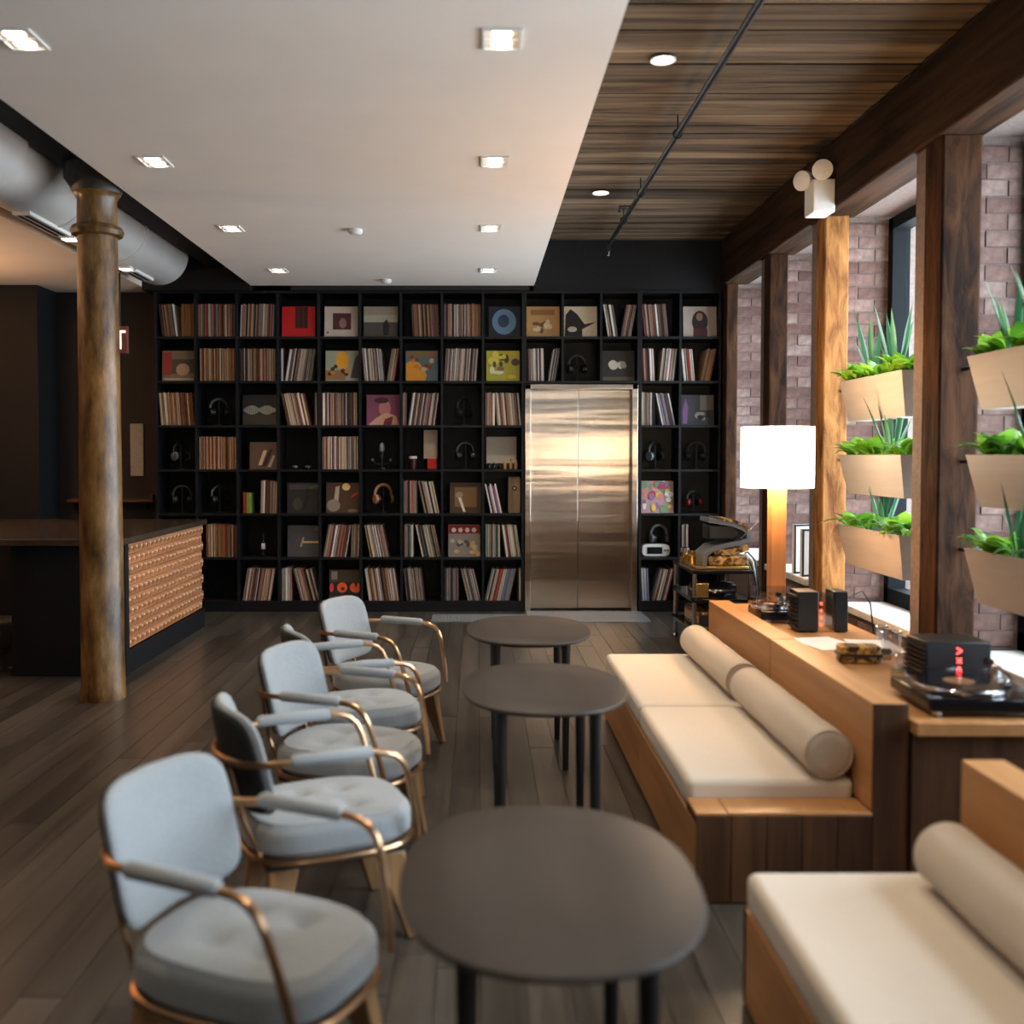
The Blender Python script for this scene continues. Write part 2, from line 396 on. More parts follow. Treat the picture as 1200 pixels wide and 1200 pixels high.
# rear wall with four windows (behind the camera)
rw = MB(); zs0, zs1 = 1.35, 2.3
rw.box(XL, XR, Y0 - 0.15, Y0, 0, zs0).box(XL, XR, Y0 - 0.15, Y0, zs1, 3.56)
xs = [XL] + [v for ab in REAR_WIN for v in ab] + [XR]
for a, b in zip(xs[0::2], xs[1::2]): rw.box(a, b, Y0 - 0.15, Y0, zs0, zs1)
struct(rw.build('wall_rear', mat('rear_plaster', (0.20, 0.15, 0.115), 0.8, var=0.1, scale=4), recenter=False))
wn = 1
for (a, b) in REAR_WIN:
    wo = MB()
    for (p, q, r_, t) in ((a, b, zs0, zs0 + 0.05), (a, b, zs1 - 0.05, zs1), (a, a + 0.05, zs0, zs1), (b - 0.05, b, zs0, zs1), (a, b, 1.80, 1.83), ((a + b) / 2 - 0.02, (a + b) / 2 + 0.02, zs0, zs1)):
        wo.box(p, q, Y0 - 0.12, Y0 - 0.05, r_, t)
    wf = struct(wo.build('window_%d' % wn, M['frame'], recenter=False)); wn += 1
    bx(a, b, Y0 - 0.09, Y0 - 0.085, zs0, zs1).build('pane', M['glass'], wf, smooth=0)

# ---- right wall: piers, sills, aprons, lintels, windows
POSTS = [(9.27, 9.40, 0.11), (7.91, 8.06, 0.15), (6.655, 6.82, 0.165), (4.98, 5.18, 0.20), (3.50, 3.70, 0.2), (2.0, 2.2, 0.2), (0.5, 0.7, 0.2)]
PX = 2.30
brickmesh = {}
def brick_obj(parent, x0, x1, y0, y1, z0, z1):
    key = (round(x1 - x0, 3), round(y1 - y0, 3), round(z1 - z0, 3))
    if key not in brickmesh:
        o = bx(0, key[0], 0, key[1], 0, key[2]).build('brick', M['brick'], parent, smooth=0); brickmesh[key] = o.data
    else:
        o = bpy.data.objects.new('brick', brickmesh[key]); C.objects.link(o); o.parent = parent
    off = parent.location
    o.location = (x0 - off.x, y0 - off.y, z0 - off.z)
    j = 0.006
    o.rotation_euler = (rng.uniform(-j, j), rng.uniform(-j, j), rng.uniform(-j, j))
    return o
SILL = 0.62
for i, (a, b, wd) in enumerate(POSTS):
    pier = struct(bx(PX + 0.02, XR, a + 0.06, b + 0.14, 0, 3.08).build('wall_right', M['mortar']))
    if i < 4:   # camera-facing jamb, brick by brick
        z = 0.01; row = 0; yf = a + 0.06
        while z < 3.0:
            cuts = [PX + 0.10, PX + 0.245, PX + 0.455] if row % 2 == 0 else [PX + 0.10, PX + 0.355, PX + 0.455]
            if z > 0.45:
                for c0, c1 in zip(cuts[:-1], cuts[1:]):
                    brick_obj(pier, c0 + 0.004, c1 - 0.004, yf - 0.004 - rng.uniform(0, 0.005), yf + 0.02, z + 0.004, z + 0.080)
            z += 0.084; row += 1
    # timber post in front
    t = struct(bx(PX, PX + wd, a, b, 0, 3.08).build('post_timber', M['lamplit_timber'] if i == 2 else M['timber'], bevel=0.012))
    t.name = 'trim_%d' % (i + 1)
struct(bx(PX, PX + 0.62, Y0, 9.4, 3.08, 3.52).build('wall_right', M['mortar']))
hb = struct(bx(PX - 0.02, PX + 0.22, Y0, 9.40, 3.075, 3.50).build('trim_20', M['beam'], bevel=0.012))
for i, (a, b) in enumerate(BAYS):
    y_lo = a; y_hi = b
    sill, ax = (0.50, 2.46) if i in (2, 3) else (SILL, PX + 0.02)
    ap = struct(bx(ax, XR, y_lo, y_hi, 0, sill - 0.05).build('wall_right', M['mortar']))
    if i in (2, 3):
        z = 0.0; row = 0
        while z < sill - 0.12:
            y = y_lo - (0.11 if row % 2 else 0)
            while y < y_hi - 0.02:
                p, q = max(y, y_lo) + 0.005, min(y + 0.22, y_hi) - 0.005
                if q - p > 0.04: brick_obj(ap, ax - 0.006 - rng.uniform(0, 0.005), ax + 0.02, p, q, z + 0.005, z + 0.079)
                y += 0.22
            z += 0.084; row += 1
    st = struct(bx(ax - 0.03, 2.80, y_lo + 0.005, y_hi - 0.02, sill - 0.05, sill).build('trim_30', M['stone'], bevel=0.008))
    st.name = 'trim_%d' % (30 + i)
    # black steel window
    z0, z1 = sill, 3.06; xa, xb = 2.74, 2.86
    g = MB()
    g.box(xa, xb, y_lo, y_lo + 0.07, z0, z1).box(xa, xb, y_hi - 0.07, y_hi, z0, z1)
    g.box(xa, xb, y_lo, y_hi, z0, z0 + 0.10).box(xa, xb, y_lo, y_hi, z1 - 0.08, z1)
    wf = struct(g.build('window_%d' % wn, M['frame'], bevel=0.004, recenter=False)); wn += 1
    ym = (y_lo + y_hi) / 2
    bx(xa + 0.03, xb - 0.02, ym - 0.02, ym + 0.02, z0 + 0.1, z1 - 0.08).build('mullion', M['frame'], wf)
    bx(xa + 0.02, xb - 0.01, y_lo + 0.07, y_hi - 0.07, 1.86, 1.91).build('meeting_rail', M['frame'], wf)
    for (p, q) in ((z0 + 0.1, 1.86), (1.91, z1 - 0.08)):
        for (u, v) in ((y_lo + 0.07, ym - 0.02), (ym + 0.02, y_hi - 0.07)):
            bx(xb - 0.035, xb - 0.03, u, v, p, q).build('pane', M['glass'], wf, smooth=0)
# solid brick between the last bay and the rear wall
struct(bx(PX + 0.02, XR, Y0, 0.56, 0, 3.08).build('wall_right', M['mortar']))
struct(bx(PX + 0.02, XR, 9.54, 9.8, 0, 3.56).build('wall_right', M['mortar']))

# ---- ceilings
ce = struct(bx(XL, XR, Y0, 9.95, 3.56, 3.7).build('ceiling', M['black'], recenter=False))
y = 9.79
while y > -2.9:
    wdt = rng.uniform(0.11, 0.16); d = rng.uniform(0, 0.012)
    bx(0.40, PX + 0.3, y - wdt + 0.004, y, 3.505 + d, 3.56).build('ceiling_board', M['ceilplank'], ce, smooth=0)
    y -= wdt
struct(bx(-2.12, 0.525, Y0, 9.36, 3.07, 3.56).build('ceiling', M['soffit'], recenter=False))
struct(bx(-1.75, 0.48, 9.36, 9.41, 3.03, 3.12).build('trim_40', M['darkwall'], recenter=False))
struct(bx(XL, -3.12, Y0, 9.62, 3.05, 3.56).build('ceiling', M['leftceil'], recenter=False))
struct(bx(-2.50, -2.12, Y0, 9.5, 3.22, 3.56).build('trim_41', M['black'], recenter=False))
struct(bx(-3.12, -2.12, 9.3, 9.8, 3.02, 3.56).build('wall_back', M['black'], recenter=False))
struct(bx(0.525, PX, 9.42, 9.8, 3.02, 3.505).build('wall_back', M['black'], recenter=False))

# ---- elevator door
ev = struct(bx(0.42, 1.53, 9.70, 9.78, 0.0, 2.22).build('door_1', M['black'], recenter=False))
MB().box(0.445, 0.50, 9.40, 9.70, 0, 2.155).build('door_frame', M['steel'], ev, bevel=0.004)
MB().box(1.455, 1.51, 9.40, 9.70, 0, 2.155).build('door_frame', M['steel'], ev, bevel=0.004)
MB().box(0.445, 1.51, 9.40, 9.70, 2.105, 2.155).build('door_header', M['steel'], ev, bevel=0.004)
bx(0.50, 0.956, 9.52, 9.56, 0.015, 2.105).build('door_panel', M['steel'], ev, bevel=0.003)
bx(0.960, 1.455, 9.53, 9.57, 0.015, 2.105).build('door_panel', M['steel'], ev, bevel=0.003)
g = MB().box(0.46, 1.55, 8.82, 9.40, 0.001, 0.006)
for k in range(12): g.box(0.48, 1.53, 8.86 + k * 0.044, 8.875 + k * 0.044, 0.006, 0.009)
tag(g.build('threshold_plate', M['plate']), 'grey ribbed metal plate on floor before the elevator doors', 'floor plate')
g = MB()
for k in range(14): g.box(-0.42, 0.44, 8.80 + k * 0.03, 8.816 + k * 0.03, 0.001, 0.010)
for k in range(29): g.box(-0.42 + k * 0.0303, -0.41 + k * 0.0303, 8.80, 9.206, 0.001, 0.009)
tag(g.build('floor_grate', M['grate']), 'pale grey floor grating along the base of the record shelf', 'floor grate')

# ---- iron column
t = thing('iron_column', 'round cast iron column with worn ochre paint beside the bar', 'column', (-2.297, 6.06, 0))
MB().lathe([(0.134, 0), (0.134, 0.05), (0.130, 0.06), (0.1165, 2.80)], 40).build('shaft', M['column'], t)
MB().lathe([(0.1165, 2.80), (0.145, 2.81), (0.155, 2.835), (0.145, 2.86), (0.118, 2.87)], 40).build('ring', M['column'], t)
MB().lathe([(0.118, 2.87), (0.114, 3.02), (0.130, 3.05), (0.140, 3.06)], 40).build('neck', M['column'], t)
MB().lathe([(0.14, 3.06), (0.15, 3.09), (0.185, 3.14), (0.19, 3.22)], 40).build('capital', M['capital'], t)

# ---- duct
t = thing('air_duct', 'large round painted air duct under the ceiling behind the column', 'duct', (-2.82, 7.0, 3.25))
q = Matrix.Rotation(R(-90), 4, 'X')
def duct_seg(name, y0, y1, r, ra=0.03):
    prof = [(r - ra, 0), (r, ra), (r, y1 - y0 - ra * 3), (r - ra, y1 - y0 - ra), (r - ra * 3, y1 - y0)]
    return MB().lathe(prof, 40, mx=Matrix.Translation((0, y0 - 7.0, 0)) @ q).build(name, M['duct'], t)
duct_seg('duct_tube', 5.6, 8.95, 0.262)
duct_seg('duct_collar', 2.2, 5.72, 0.335, 0.05)
for yy in (6.6, 7.75):
    MB().lathe([(0.262, 0), (0.270, 0.005), (0.270, 0.03), (0.262, 0.035)], 40, mx=Matrix.Translation((0, yy - 7, 0)) @ q).build('seam_band', M['duct'], t)
for (ya, yb, yl) in ((6.2, 6.82, 6.93), (8.12, 8.55, 8.03)):
    v = bx(-0.055, 0.055, ya - 7, yb - 7, -0.278, -0.250).build('vent', M['white'], t)
    for xx in (-0.028, 0.018): bx(xx - 0.010, xx + 0.014, ya - 7 + 0.03, yb - 7 - 0.03, -0.2805, -0.27).build('slot', M['black'], v)
    ho = bx(-0.05, 0.05, yl - 7 - 0.05, yl - 7 + 0.05, -0.276, -0.25).build('vent_lamp_housing', M['white'], t)
    bx(-0.038, 0.038, yl - 7 - 0.038, yl - 7 + 0.038, -0.280, -0.275).build('vent_lamp', M['lampdisc'], ho)

# ---- recessed twin downlights in the white soffit
def spot(loc, power, col=(1, 0.80, 0.58), size=95, blend=0.6):
    l = bpy.data.lights.new('downlight_beam', 'SPOT'); l.energy = power; l.color = col; l.spot_size = R(size); l.spot_blend = blend; l.shadow_soft_size = 0.05
    o = bpy.data.objects.new('downlight_beam', l); C.objects.link(o); o.location = loc
    return o
proto = None
for (xx, yy) in [(-1.72, 7.0), (-1.71, 8.58), (0.09, 7.0), (0.09, 8.58), (-1.74, 5.42), (0.09, 5.42), (-1.74, 3.84), (0.09, 3.84), (-1.74, 2.0), (0.09, 2.0)]:
    if proto is None:
        t = thing('recessed_light', 'small twin recessed downlight in the white dropped ceiling', 'downlight', (xx, yy, 3.07), 0, 'twin downlights in the white ceiling')
        g = MB()
        for (a, b, c_, d) in ((-0.075, 0.075, -0.095, -0.085), (-0.075, 0.075, 0.085, 0.095), (-0.075, -0.065, -0.085, 0.085), (0.065, 0.075, -0.085, 0.085), (-0.065, 0.065, -0.005, 0.005)): g.box(a, b, c_, d, -0.008, 0.0)
        g.build('trim_ring', M['white'], t)
        for s_ in (-1, 1):
            MB().lathe([(0.038, -0.004), (0.038, -0.001)], 16, (0, 0.045 * s_, 0)).build('lamp', M['lampdisc'], t)
        proto = t
    else:
        t = copy_tree(proto); t.location = (xx, yy, 3.07)
    spot((xx, yy, 3.04), 34)
for (xx, yy) in [(-0.86, 7.05), (-0.83, 9.05)]:
    o = MB().lathe([(0.05, 0), (0.05, -0.02), (0.035, -0.035), (0.01, -0.036)], 20).build('smoke_detector', M['white'], recenter=False, fix=True)
    o.location = (xx, yy, 3.07); tag(o, 'small round white smoke detector on dropped ceiling', 'smoke detector', 'smoke detectors on the white ceiling')
# round light in board ceiling
for k, yy in enumerate((7.73, 5.15, 2.9)):
    t = thing('ceiling_light', 'round recessed light set in the rough wooden board ceiling', 'downlight', (0.945, yy, 3.503), 0, 'round lights in the board ceiling')
    MB().lathe([(0.052, -0.002), (0.066, -0.006), (0.066, 0.0), (0.052, 0.0)], 24).build('trim_ring', M['white'], t)
    MB().lathe([(0.052, -0.003), (0.052, -0.001)], 24).build('lamp', M['lampdisc'], t)
    spot((0.945, yy, 3.48), (30, 85, 60)[k], (1, 0.82, 0.62), (95, 60, 60)[k])
for (xx, yy) in ((-4.3, 6.5), (-4.3, 8.3), (-4.3, 4.0)):
    t = thing('ceiling_light', 'round warm downlight in the plaster ceiling over the bar', 'downlight', (xx, yy, 3.05), 0, 'warm downlights over the bar')
    MB().lathe([(0.05, -0.002), (0.065, -0.006), (0.065, 0.0), (0.05, 0.0)], 24).build('trim_ring', M['white'], t)
    MB().lathe([(0.05, -0.003), (0.05, -0.001)], 24).build('lamp', M['lampdisc'], t)
    spot((xx, yy, 3.02), 30, (1, 0.62, 0.34))
# added uplights, out of view, put in to brighten the plaster ceiling over the bar
for yy in (5.6, 7.6):
    t = thing('added_uplight', 'added unseen uplight brightening the ceiling past the bar', 'added light', (XL + 0.001, yy, 2.2), 0, 'added uplights on the dark side wall')
    MB().box(0, 0.02, -0.05, 0.05, -0.08, 0.08).build('back_plate', M['darkmetal'], t)
    MB().lathe([(0.03, -0.06), (0.06, -0.05), (0.075, 0.08), (0.065, 0.08), (0.05, -0.03)], 24, (0.10, 0, 0)).build('cup', M['darkmetal'], t, fix=True)
    MB().lathe([(0.045, 0.02), (0.045, 0.025)], 20, (0.10, 0, 0)).build('lamp', M['lampdisc'], t)
    l = bpy.data.lights.new('added_uplight_beam', 'SPOT'); l.energy = 270; l.color = (1, 0.58, 0.32); l.spot_size = R(125); l.spot_blend = 0.9; l.shadow_soft_size = 0.05
    o = bpy.data.objects.new('added_uplight_beam', l); C.objects.link(o); o.location = (XL + 0.12, yy, 2.32); o.rotation_euler = (R(180), R(28), 0)

# ---- sprinkler pipe
t = thing('sprinkler_pipe', 'thin black sprinkler pipe hung under the wooden ceiling', 'pipe', (1.19, 7.0, 3.40))
MB().tube([(0, -9.5, 0), (0, 2.1, 0)], 0.018, 10).build('pipe', M['darkmetal'], t)
for yy in (-3.0, -1.0, 0.35, 1.2):
    h = MB().tube(arc((0, yy, 0), 0.026, 0, 2 * PI, 16, 'xz'), 0.005, 6).build('hanger_ring', M['darkmetal'], t)
    MB().cyl((0, yy, 0.026), (0, yy, 0.11), 0.005, n=8).build('hanger_rod', M['darkmetal'], h)
MB().cyl((0, 2.09, 0.02), (0, 2.09, -0.07), 0.016, n=10).build('drop', M['darkmetal'], t)
MB().lathe([(0.02, 0), (0.02, 0.006), (0.006, 0.01), (0.006, 0.04)], 12, (0, 2.09, -0.11)).build('sprinkler_head', M['chrome'], t)
MB().tube([(0, 0.75, 0), (-0.10, 0.75, 0), (-0.10, 0.75, -0.04)], 0.013, 8).build('branch', M['darkmetal'], t)

# ================================================================== RECORD SHELF
YS = 9.41; U = 1 / 124.0                       # shelf front plane; 1 shelf unit = 1/124 m
def su(p): return (p - 560) * U
ROWZ = [2.603 - 0.417 * k for k in range(7)]
EDGE = [su(v) for v in [182 + 48 * k for k in range(10)] + [659, 704, 749, 796.5, 844]]
BT = 0.022; SD = 0.36
def shelf_unit(label, c0, c1, r0, r1, plinth):
    xa = EDGE[c0]; xb = EDGE[c1]
    zb = ROWZ[r1] - BT; zt = ROWZ[r0] + 0.405
    t = thing('record_shelf', label, 'shelf', ((xa + xb) / 2, YS + SD / 2, 0 if plinth else zb))
    bx(xa, xb, YS + SD, YS + SD + 0.012, zb, zt).build('back_panel', M['shelf'], t, world=True, smooth=0)
    for c in range(c0, c1 + 1):
        xx = EDGE[c]
        xx0, xx1 = (xx, xx + BT) if c == c0 else ((xx - BT, xx) if c == c1 else (xx - BT / 2, xx + BT / 2))
        bx(xx0, xx1, YS, YS + SD, zb, zt).build('divider', M['shelf'], t, world=True, smooth=0)
    for r in range(r0, r1 + 1):
        bx(xa, xb, YS + 0.001, YS + SD, ROWZ[r] - BT, ROWZ[r]).build('shelf_board', M['shelf'], t, world=True, smooth=0)
    bx(xa, xb, YS - 0.001, YS + SD, zt, zt + BT).build('top_board', M['shelf'], t, world=True, smooth=0)
    if plinth: bx(xa, xb, YS + 0.004, YS + SD, 0.001, zb).build('plinth', M['shelf'], t, world=True, smooth=0)
    return t
shelf_unit('tall black grid shelf full of records between bar and elevator', 0, 9, 0, 6, True)
shelf_unit('two-row black record shelf bridging above the elevator doors', 9, 12, 0, 1, False)
shelf_unit('narrow tall black record shelf between elevator and brick wall', 12, 14, 0, 6, True)

ROWN = ['top row', 'second row down', 'third row down', 'fourth row down', 'fifth row down', 'sixth row down', 'bottom row']
ORD = ['', 'first', 'second', 'third', 'fourth', 'fifth', 'sixth', 'seventh', 'eighth', 'ninth']
def bay(r, c):
    if c < 9: return '%s, %s bay from the elevator on bar side' % (ROWN[r], ORD[9 - c])
    if c < 12: return '%s above the elevator, %s bay from brick wall end' % (ROWN[r], ORD[14 - c])
    return '%s, %s bay from the elevator on window side' % (ROWN[r], ORD[c - 11])
PAL = {
 'cream': (0.80, 0.74, 0.64), 'tan': (0.62, 0.45, 0.29), 'brown': (0.36, 0.22, 0.15), 'ochre': (0.66, 0.46, 0.24), 'white': (0.88, 0.86, 0.83),
 'grey': (0.50, 0.47, 0.45), 'dark grey': (0.20, 0.18, 0.18), 'rust': (0.52, 0.23, 0.14), 'pink': (0.70, 0.48, 0.45), 'blue-grey': (0.42, 0.48, 0.58),
 'black': (0.09, 0.08, 0.08), 'olive': (0.45, 0.42, 0.28), 'beige': (0.70, 0.61, 0.51), 'mauve': (0.44, 0.33, 0.36), 'teal': (0.35, 0.52, 0.50), 'red': (0.66, 0.12, 0.12)}
WARM = ['tan', 'ochre', 'beige', 'cream', 'brown', 'tan', 'rust', 'dark grey', 'beige']
MIX = ['cream', 'beige', 'brown', 'grey', 'white', 'dark grey', 'pink', 'mauve', 'tan', 'black', 'rust', 'cream']
PALE = ['cream', 'white', 'grey', 'beige', 'dark grey', 'pink', 'white', 'mauve', 'black', 'brown']
COOL = ['white', 'grey', 'blue-grey', 'cream', 'dark grey', 'white', 'beige', 'black', 'grey', 'cream', 'teal', 'pink', 'red']
# (row, col, left, right, lean in degrees (+ = top to the right), palette); left/right are shelf units at the foot
G = [
 (0, 0, 190, 208, -9, MIX), (0, 0, 213, 228, 0, ['ochre', 'tan']), (0, 1, 232, 275, 0, MIX), (0, 2, 281, 322, 2.5, MIX),
 (0, 6, 484, 515, -3, WARM + PALE), (0, 7, 520, 564, 0, PALE + WARM), (0, 11, 712, 724, -13, PALE), (0, 11, 727, 739, 11, PALE), (0, 12, 756, 783, -7, PALE),
 (1, 1, 233, 276, 0, WARM), (1, 2, 280, 323, 0, PALE + WARM), (1, 3, 328, 332, 0, PALE), (1, 3, 333, 364, 9, PALE), (1, 5, 427, 449, -6, PALE), (1, 5, 453, 462, 10, COOL), (1, 7, 520, 558, 4, PALE),
 (1, 9, 618, 638, -2, PALE), (1, 9, 643, 651, 9, PALE), (1, 12, 754, 768, -8, PALE), (1, 12, 773, 790, 6, PALE), (1, 13, 802, 815, -8, COOL), (1, 13, 822, 833, 11, WARM),
 (2, 0, 188, 227, -5, WARM), (2, 3, 336, 364, -13, MIX), (2, 3, 368, 371, 0, MIX), (2, 4, 375, 418, 0, MIX), (2, 6, 472, 476, 0, PALE), (2, 6, 477, 509, 8, PALE), (2, 8, 569, 580, 0, PALE), (2, 8, 583, 611, -5, PALE), (2, 12, 752, 768, 0, PALE + ['blue-grey']), (2, 12, 777, 792, -12, PALE + ['blue-grey']),
 (3, 1, 232, 276, 0, WARM), (3, 4, 377, 419, 0, COOL[:5] + MIX + ['olive']),
 (4, 2, 303, 323, 3, MIX + ['rust']), (4, 6, 472, 488, 0, PALE), (4, 6, 497, 515, -12, PALE), 
 (5, 1, 239, 276, 0, WARM + MIX), (5, 4, 377, 404, 10, MIX), (5, 4, 410, 419, 2, MIX), (5, 5, 433, 456, -11, PALE), (5, 6, 473, 484, 0, COOL), (5, 6, 494, 517, -12, COOL), (5, 8, 569, 586, 0, COOL), (5, 8, 592, 611, -8, COOL), (5, 13, 800, 808, 0, PALE),
 (6, 2, 282, 315, 9, WARM + PALE), (6, 3, 328, 340, 0, PALE), (6, 3, 351, 374, -14, PALE), (6, 5, 431, 468, -8, WARM + PALE), (6, 6, 476, 498, -8, PALE), (6, 7, 520, 537, 0, COOL[:5] + PALE), (6, 7, 548, 566, -13, COOL[:5] + PALE), (6, 8, 568, 597, 13, COOL), (6, 8, 607, 611, 0, MIX),
 (6, 12, 754, 763, -7, ['blue-grey', 'white']), (6, 12, 766, 783, 14, PALE),
]
recs = []
for gi, (r, c, xa, xb, lean, pal) in enumerate(G):
    xcur = su(xa); xe = su(xb); h = 0.312
    lo = EDGE[c] + BT / 2 + 0.003; hi = EDGE[c + 1] - BT / 2 - 0.003
    if c in (0, 9, 12): lo += BT / 2
    if c in (8, 11, 13): hi -= BT / 2
    xcur = max(xcur, lo); xe = min(xe, hi)
    ga = R(lean)
    if ga > 0: ga = min(ga, math.asin(max(0.0, (hi - xe) / 0.32)))
    if ga < 0: ga = max(ga, -math.asin(max(0.0, (xcur - lo) / 0.32)))
    while xcur < xe - 0.004:
        th = min(rng.choice([0.005, 0.005, 0.006, 0.006, 0.007, 0.008, 0.010, 0.013]), xe - xcur)
        a = ga
        col = rng.choice(pal)
        dz = 0.0; wgt = th / math.cos(a)
        recs.append([r, c, xcur, th * 0.94, a, col, ROWZ[r], YS + 0.035 + rng.uniform(0, 0.02), h - rng.uniform(0, 0.010)])
        xcur += wgt
order = sorted(range(len(recs)), key=lambda i: -recs[i][3])
single = set(order[:300])
recmesh = {}
def rec_pose(rc):
    r, c, xx, th, a, col, z, y, h = rc
    # rotate about the foot edge that stays on the board
    piv = xx if a <= 0 else xx + th
    return Matrix.Translation((piv, y, z + 0.0006)) @ Matrix.Rotation(a, 4, 'Y') @ Matrix.Translation((0 if a <= 0 else -th, 0, 0))
stuffb = MB(); pn = list(PAL)
for i, rc in enumerate(recs):
    r, c, xx, th, a, col, z, y, h = rc
    mx = rec_pose(rc)
    if i in single:
        if col not in recmesh:
            o = MB().box(0, 1, 0, 0.315, 0, 1).build('record_sleeve', flat(PAL[col]), recenter=False, smooth=0); recmesh[col] = o.data
        else:
            o = bpy.data.objects.new('record_sleeve', recmesh[col]); C.objects.link(o)
        o.matrix_world = mx @ Matrix.Diagonal((th, 1, h, 1))
        tag(o, '%s record sleeve, %s' % (col, bay(r, c)), 'record', 'records in the ' + bay(r, c))
    else:
        stuffb.box(0, th, 0, 0.315, 0, h, pn.index(col), mx)
o = stuffb.build('record_sleeves', [flat(PAL[p]) for p in pn], recenter=False, smooth=0)
o['kind'] = 'stuff'; tag(o, 'thin record sleeves packed between the thicker ones on the shelves', 'records')

# ---- covers shown face on: generic abstract prints
def cover(r, c, xa, xb, base, shapes, label, h=36, name='record_cover', th=0.006):
    wdt = (xb - xa) * U; hh = h * U
    g = MB().box(-wdt / 2, wdt / 2, 0, th, 0, hh, 0); mats = [flat(base)]
    for k, (kind, col, *p) in enumerate(shapes):
        y = -0.0005 - 0.00025 * k
        if kind == 'r': pts = [(p[0], p[1]), (p[2], p[1]), (p[2], p[3]), (p[0], p[3])]
        elif kind == 'e': pts = [(p[0] + p[2] * math.cos(2 * PI * j / 28), p[1] + p[3] * math.sin(2 * PI * j / 28)) for j in range(28)]
        else: pts = p[0]
        mats.append(flat(col))
        g.poly([((u - 0.5) * wdt, y, v * hh) for u, v in pts], len(mats) - 1)
    o = g.build(name, mats, recenter=False, smooth=0)
    o.location = (su((xa + xb) / 2), YS + 0.05, ROWZ[r] + 0.001); o.rotation_euler = (R(-5), 0, 0)
    return tag(o, label, 'record cover')
def blobs(seed, cols, n=10, rmax=0.2, x0=0.1, x1=0.9, y0=0.1, y1=0.9):
    q_ = random.Random(seed); out = []
    for _ in range(n):
        rx = q_.uniform(0.05, rmax); ry = q_.uniform(0.05, rmax)
        out.append(('e', q_.choice(cols), min(max(q_.uniform(x0, x1), rx), 1 - rx), min(max(q_.uniform(y0, y1), ry), 1 - ry), rx, ry))
    return out
cover(0, 3, 330, 369, (0.80, 0.05, 0.08), [('r', (0.22, 0.05, 0.07), 0.40, 0.28, 0.78, 0.99), ('r', (0.35, 0.06, 0.08), 0.48, 0.28, 0.52, 0.99), ('r', (0.35, 0.06, 0.08), 0.62, 0.28, 0.66, 0.99)], 'bright red record cover with a dark maroon block')
cover(0, 4, 380, 419, (0.80, 0.74, 0.68), [('r', (0.32, 0.12, 0.16), 0.25, 0.24, 0.80, 0.78), ('e', (0.58, 0.42, 0.42), 0.55, 0.45, 0.11, 0.17), ('e', (0.10, 0.08, 0.08), 0.10, 0.15, 0.03, 0.03)], 'white record cover with a maroon square in the middle')
cover(0, 5, 426, 466, (0.60, 0.57, 0.50), [('r', (0.30, 0.28, 0.25), 0, 0, 1, 0.48), ('r', (0.68, 0.65, 0.60), 0, 0.5, 1, 0.72), ('p', (0.10, 0.08, 0.08), [(0.58, 0.05), (0.72, 0.05), (0.76, 0.35), (0.68, 0.58), (0.60, 0.50), (0.56, 0.40)])], 'grey seascape record cover with a dark upright shape')
cover(0, 8, 573, 610, (0.07, 0.10, 0.15), [('e', (0.38, 0.52, 0.64), 0.48, 0.5, 0.38, 0.42), ('e', (0.16, 0.24, 0.34), 0.46, 0.52, 0.18, 0.21)], 'dark navy record cover with a pale blue ring')
cover(0, 9, 616, 656, (0.76, 0.58, 0.36), [('r', (0.60, 0.42, 0.24), 0.15, 0.72, 0.85, 0.90)] + blobs(3, [(0.30, 0.20, 0.12), (0.86, 0.78, 0.62), (0.45, 0.30, 0.18)], 9, 0.12, 0.28, 0.75, 0.2, 0.5), 'amber record cover with a dark cluster in the lower half')
cover(0, 10, 661, 700, (0.80, 0.73, 0.62), [('p', (0.10, 0.07, 0.06), [(0.02, 0.02), (0.55, 0.02), (0.55, 0.25), (0.98, 0.50), (0.62, 0.42), (0.40, 0.75), (0.20, 0.92), (0.05, 0.72)]), ('e', (0.72, 0.66, 0.58), 0.25, 0.25, 0.14, 0.09)], 'cream record cover with a bold black diagonal shape')
cover(0, 13, 801, 840, (0.70, 0.64, 0.60), [('e', (0.18, 0.11, 0.10), 0.5, 0.50, 0.24, 0.36), ('e', (0.60, 0.48, 0.42), 0.49, 0.66, 0.10, 0.13), ('r', (0.30, 0.13, 0.12), 0.30, 0.01, 0.72, 0.28)], 'pale mauve record cover with a dark brown oval shape')
cover(1, 0, 189, 228, (0.50, 0.45, 0.36), [('r', (0.64, 0.22, 0.20), 0.02, 0.2, 0.28, 0.95), ('r', (0.34, 0.30, 0.24), 0.28, 0.25, 0.98, 0.72), ('e', (0.74, 0.60, 0.50), 0.62, 0.38, 0.2, 0.2), ('r', (0.74, 0.70, 0.60), 0.05, 0.03, 0.95, 0.10)], 'olive record cover with a red strip along one side')
cover(1, 4, 381, 420, (0.64, 0.66, 0.56), [('e', (0.92, 0.66, 0.16), 0.5, 0.68, 0.19, 0.3), ('r', (0.62, 0.44, 0.28), 0.0, 0.05, 0.6, 0.36), ('p', (0.30, 0.24, 0.24), [(0.75, 0.1), (0.99, 0.1), (0.99, 0.9), (0.88, 0.75)])] + blobs(9, [(0.25, 0.18, 0.14), (0.86, 0.52, 0.14)], 8, 0.08, 0.1, 0.7, 0.2, 0.5), 'pale green record cover with a golden glow in the middle')
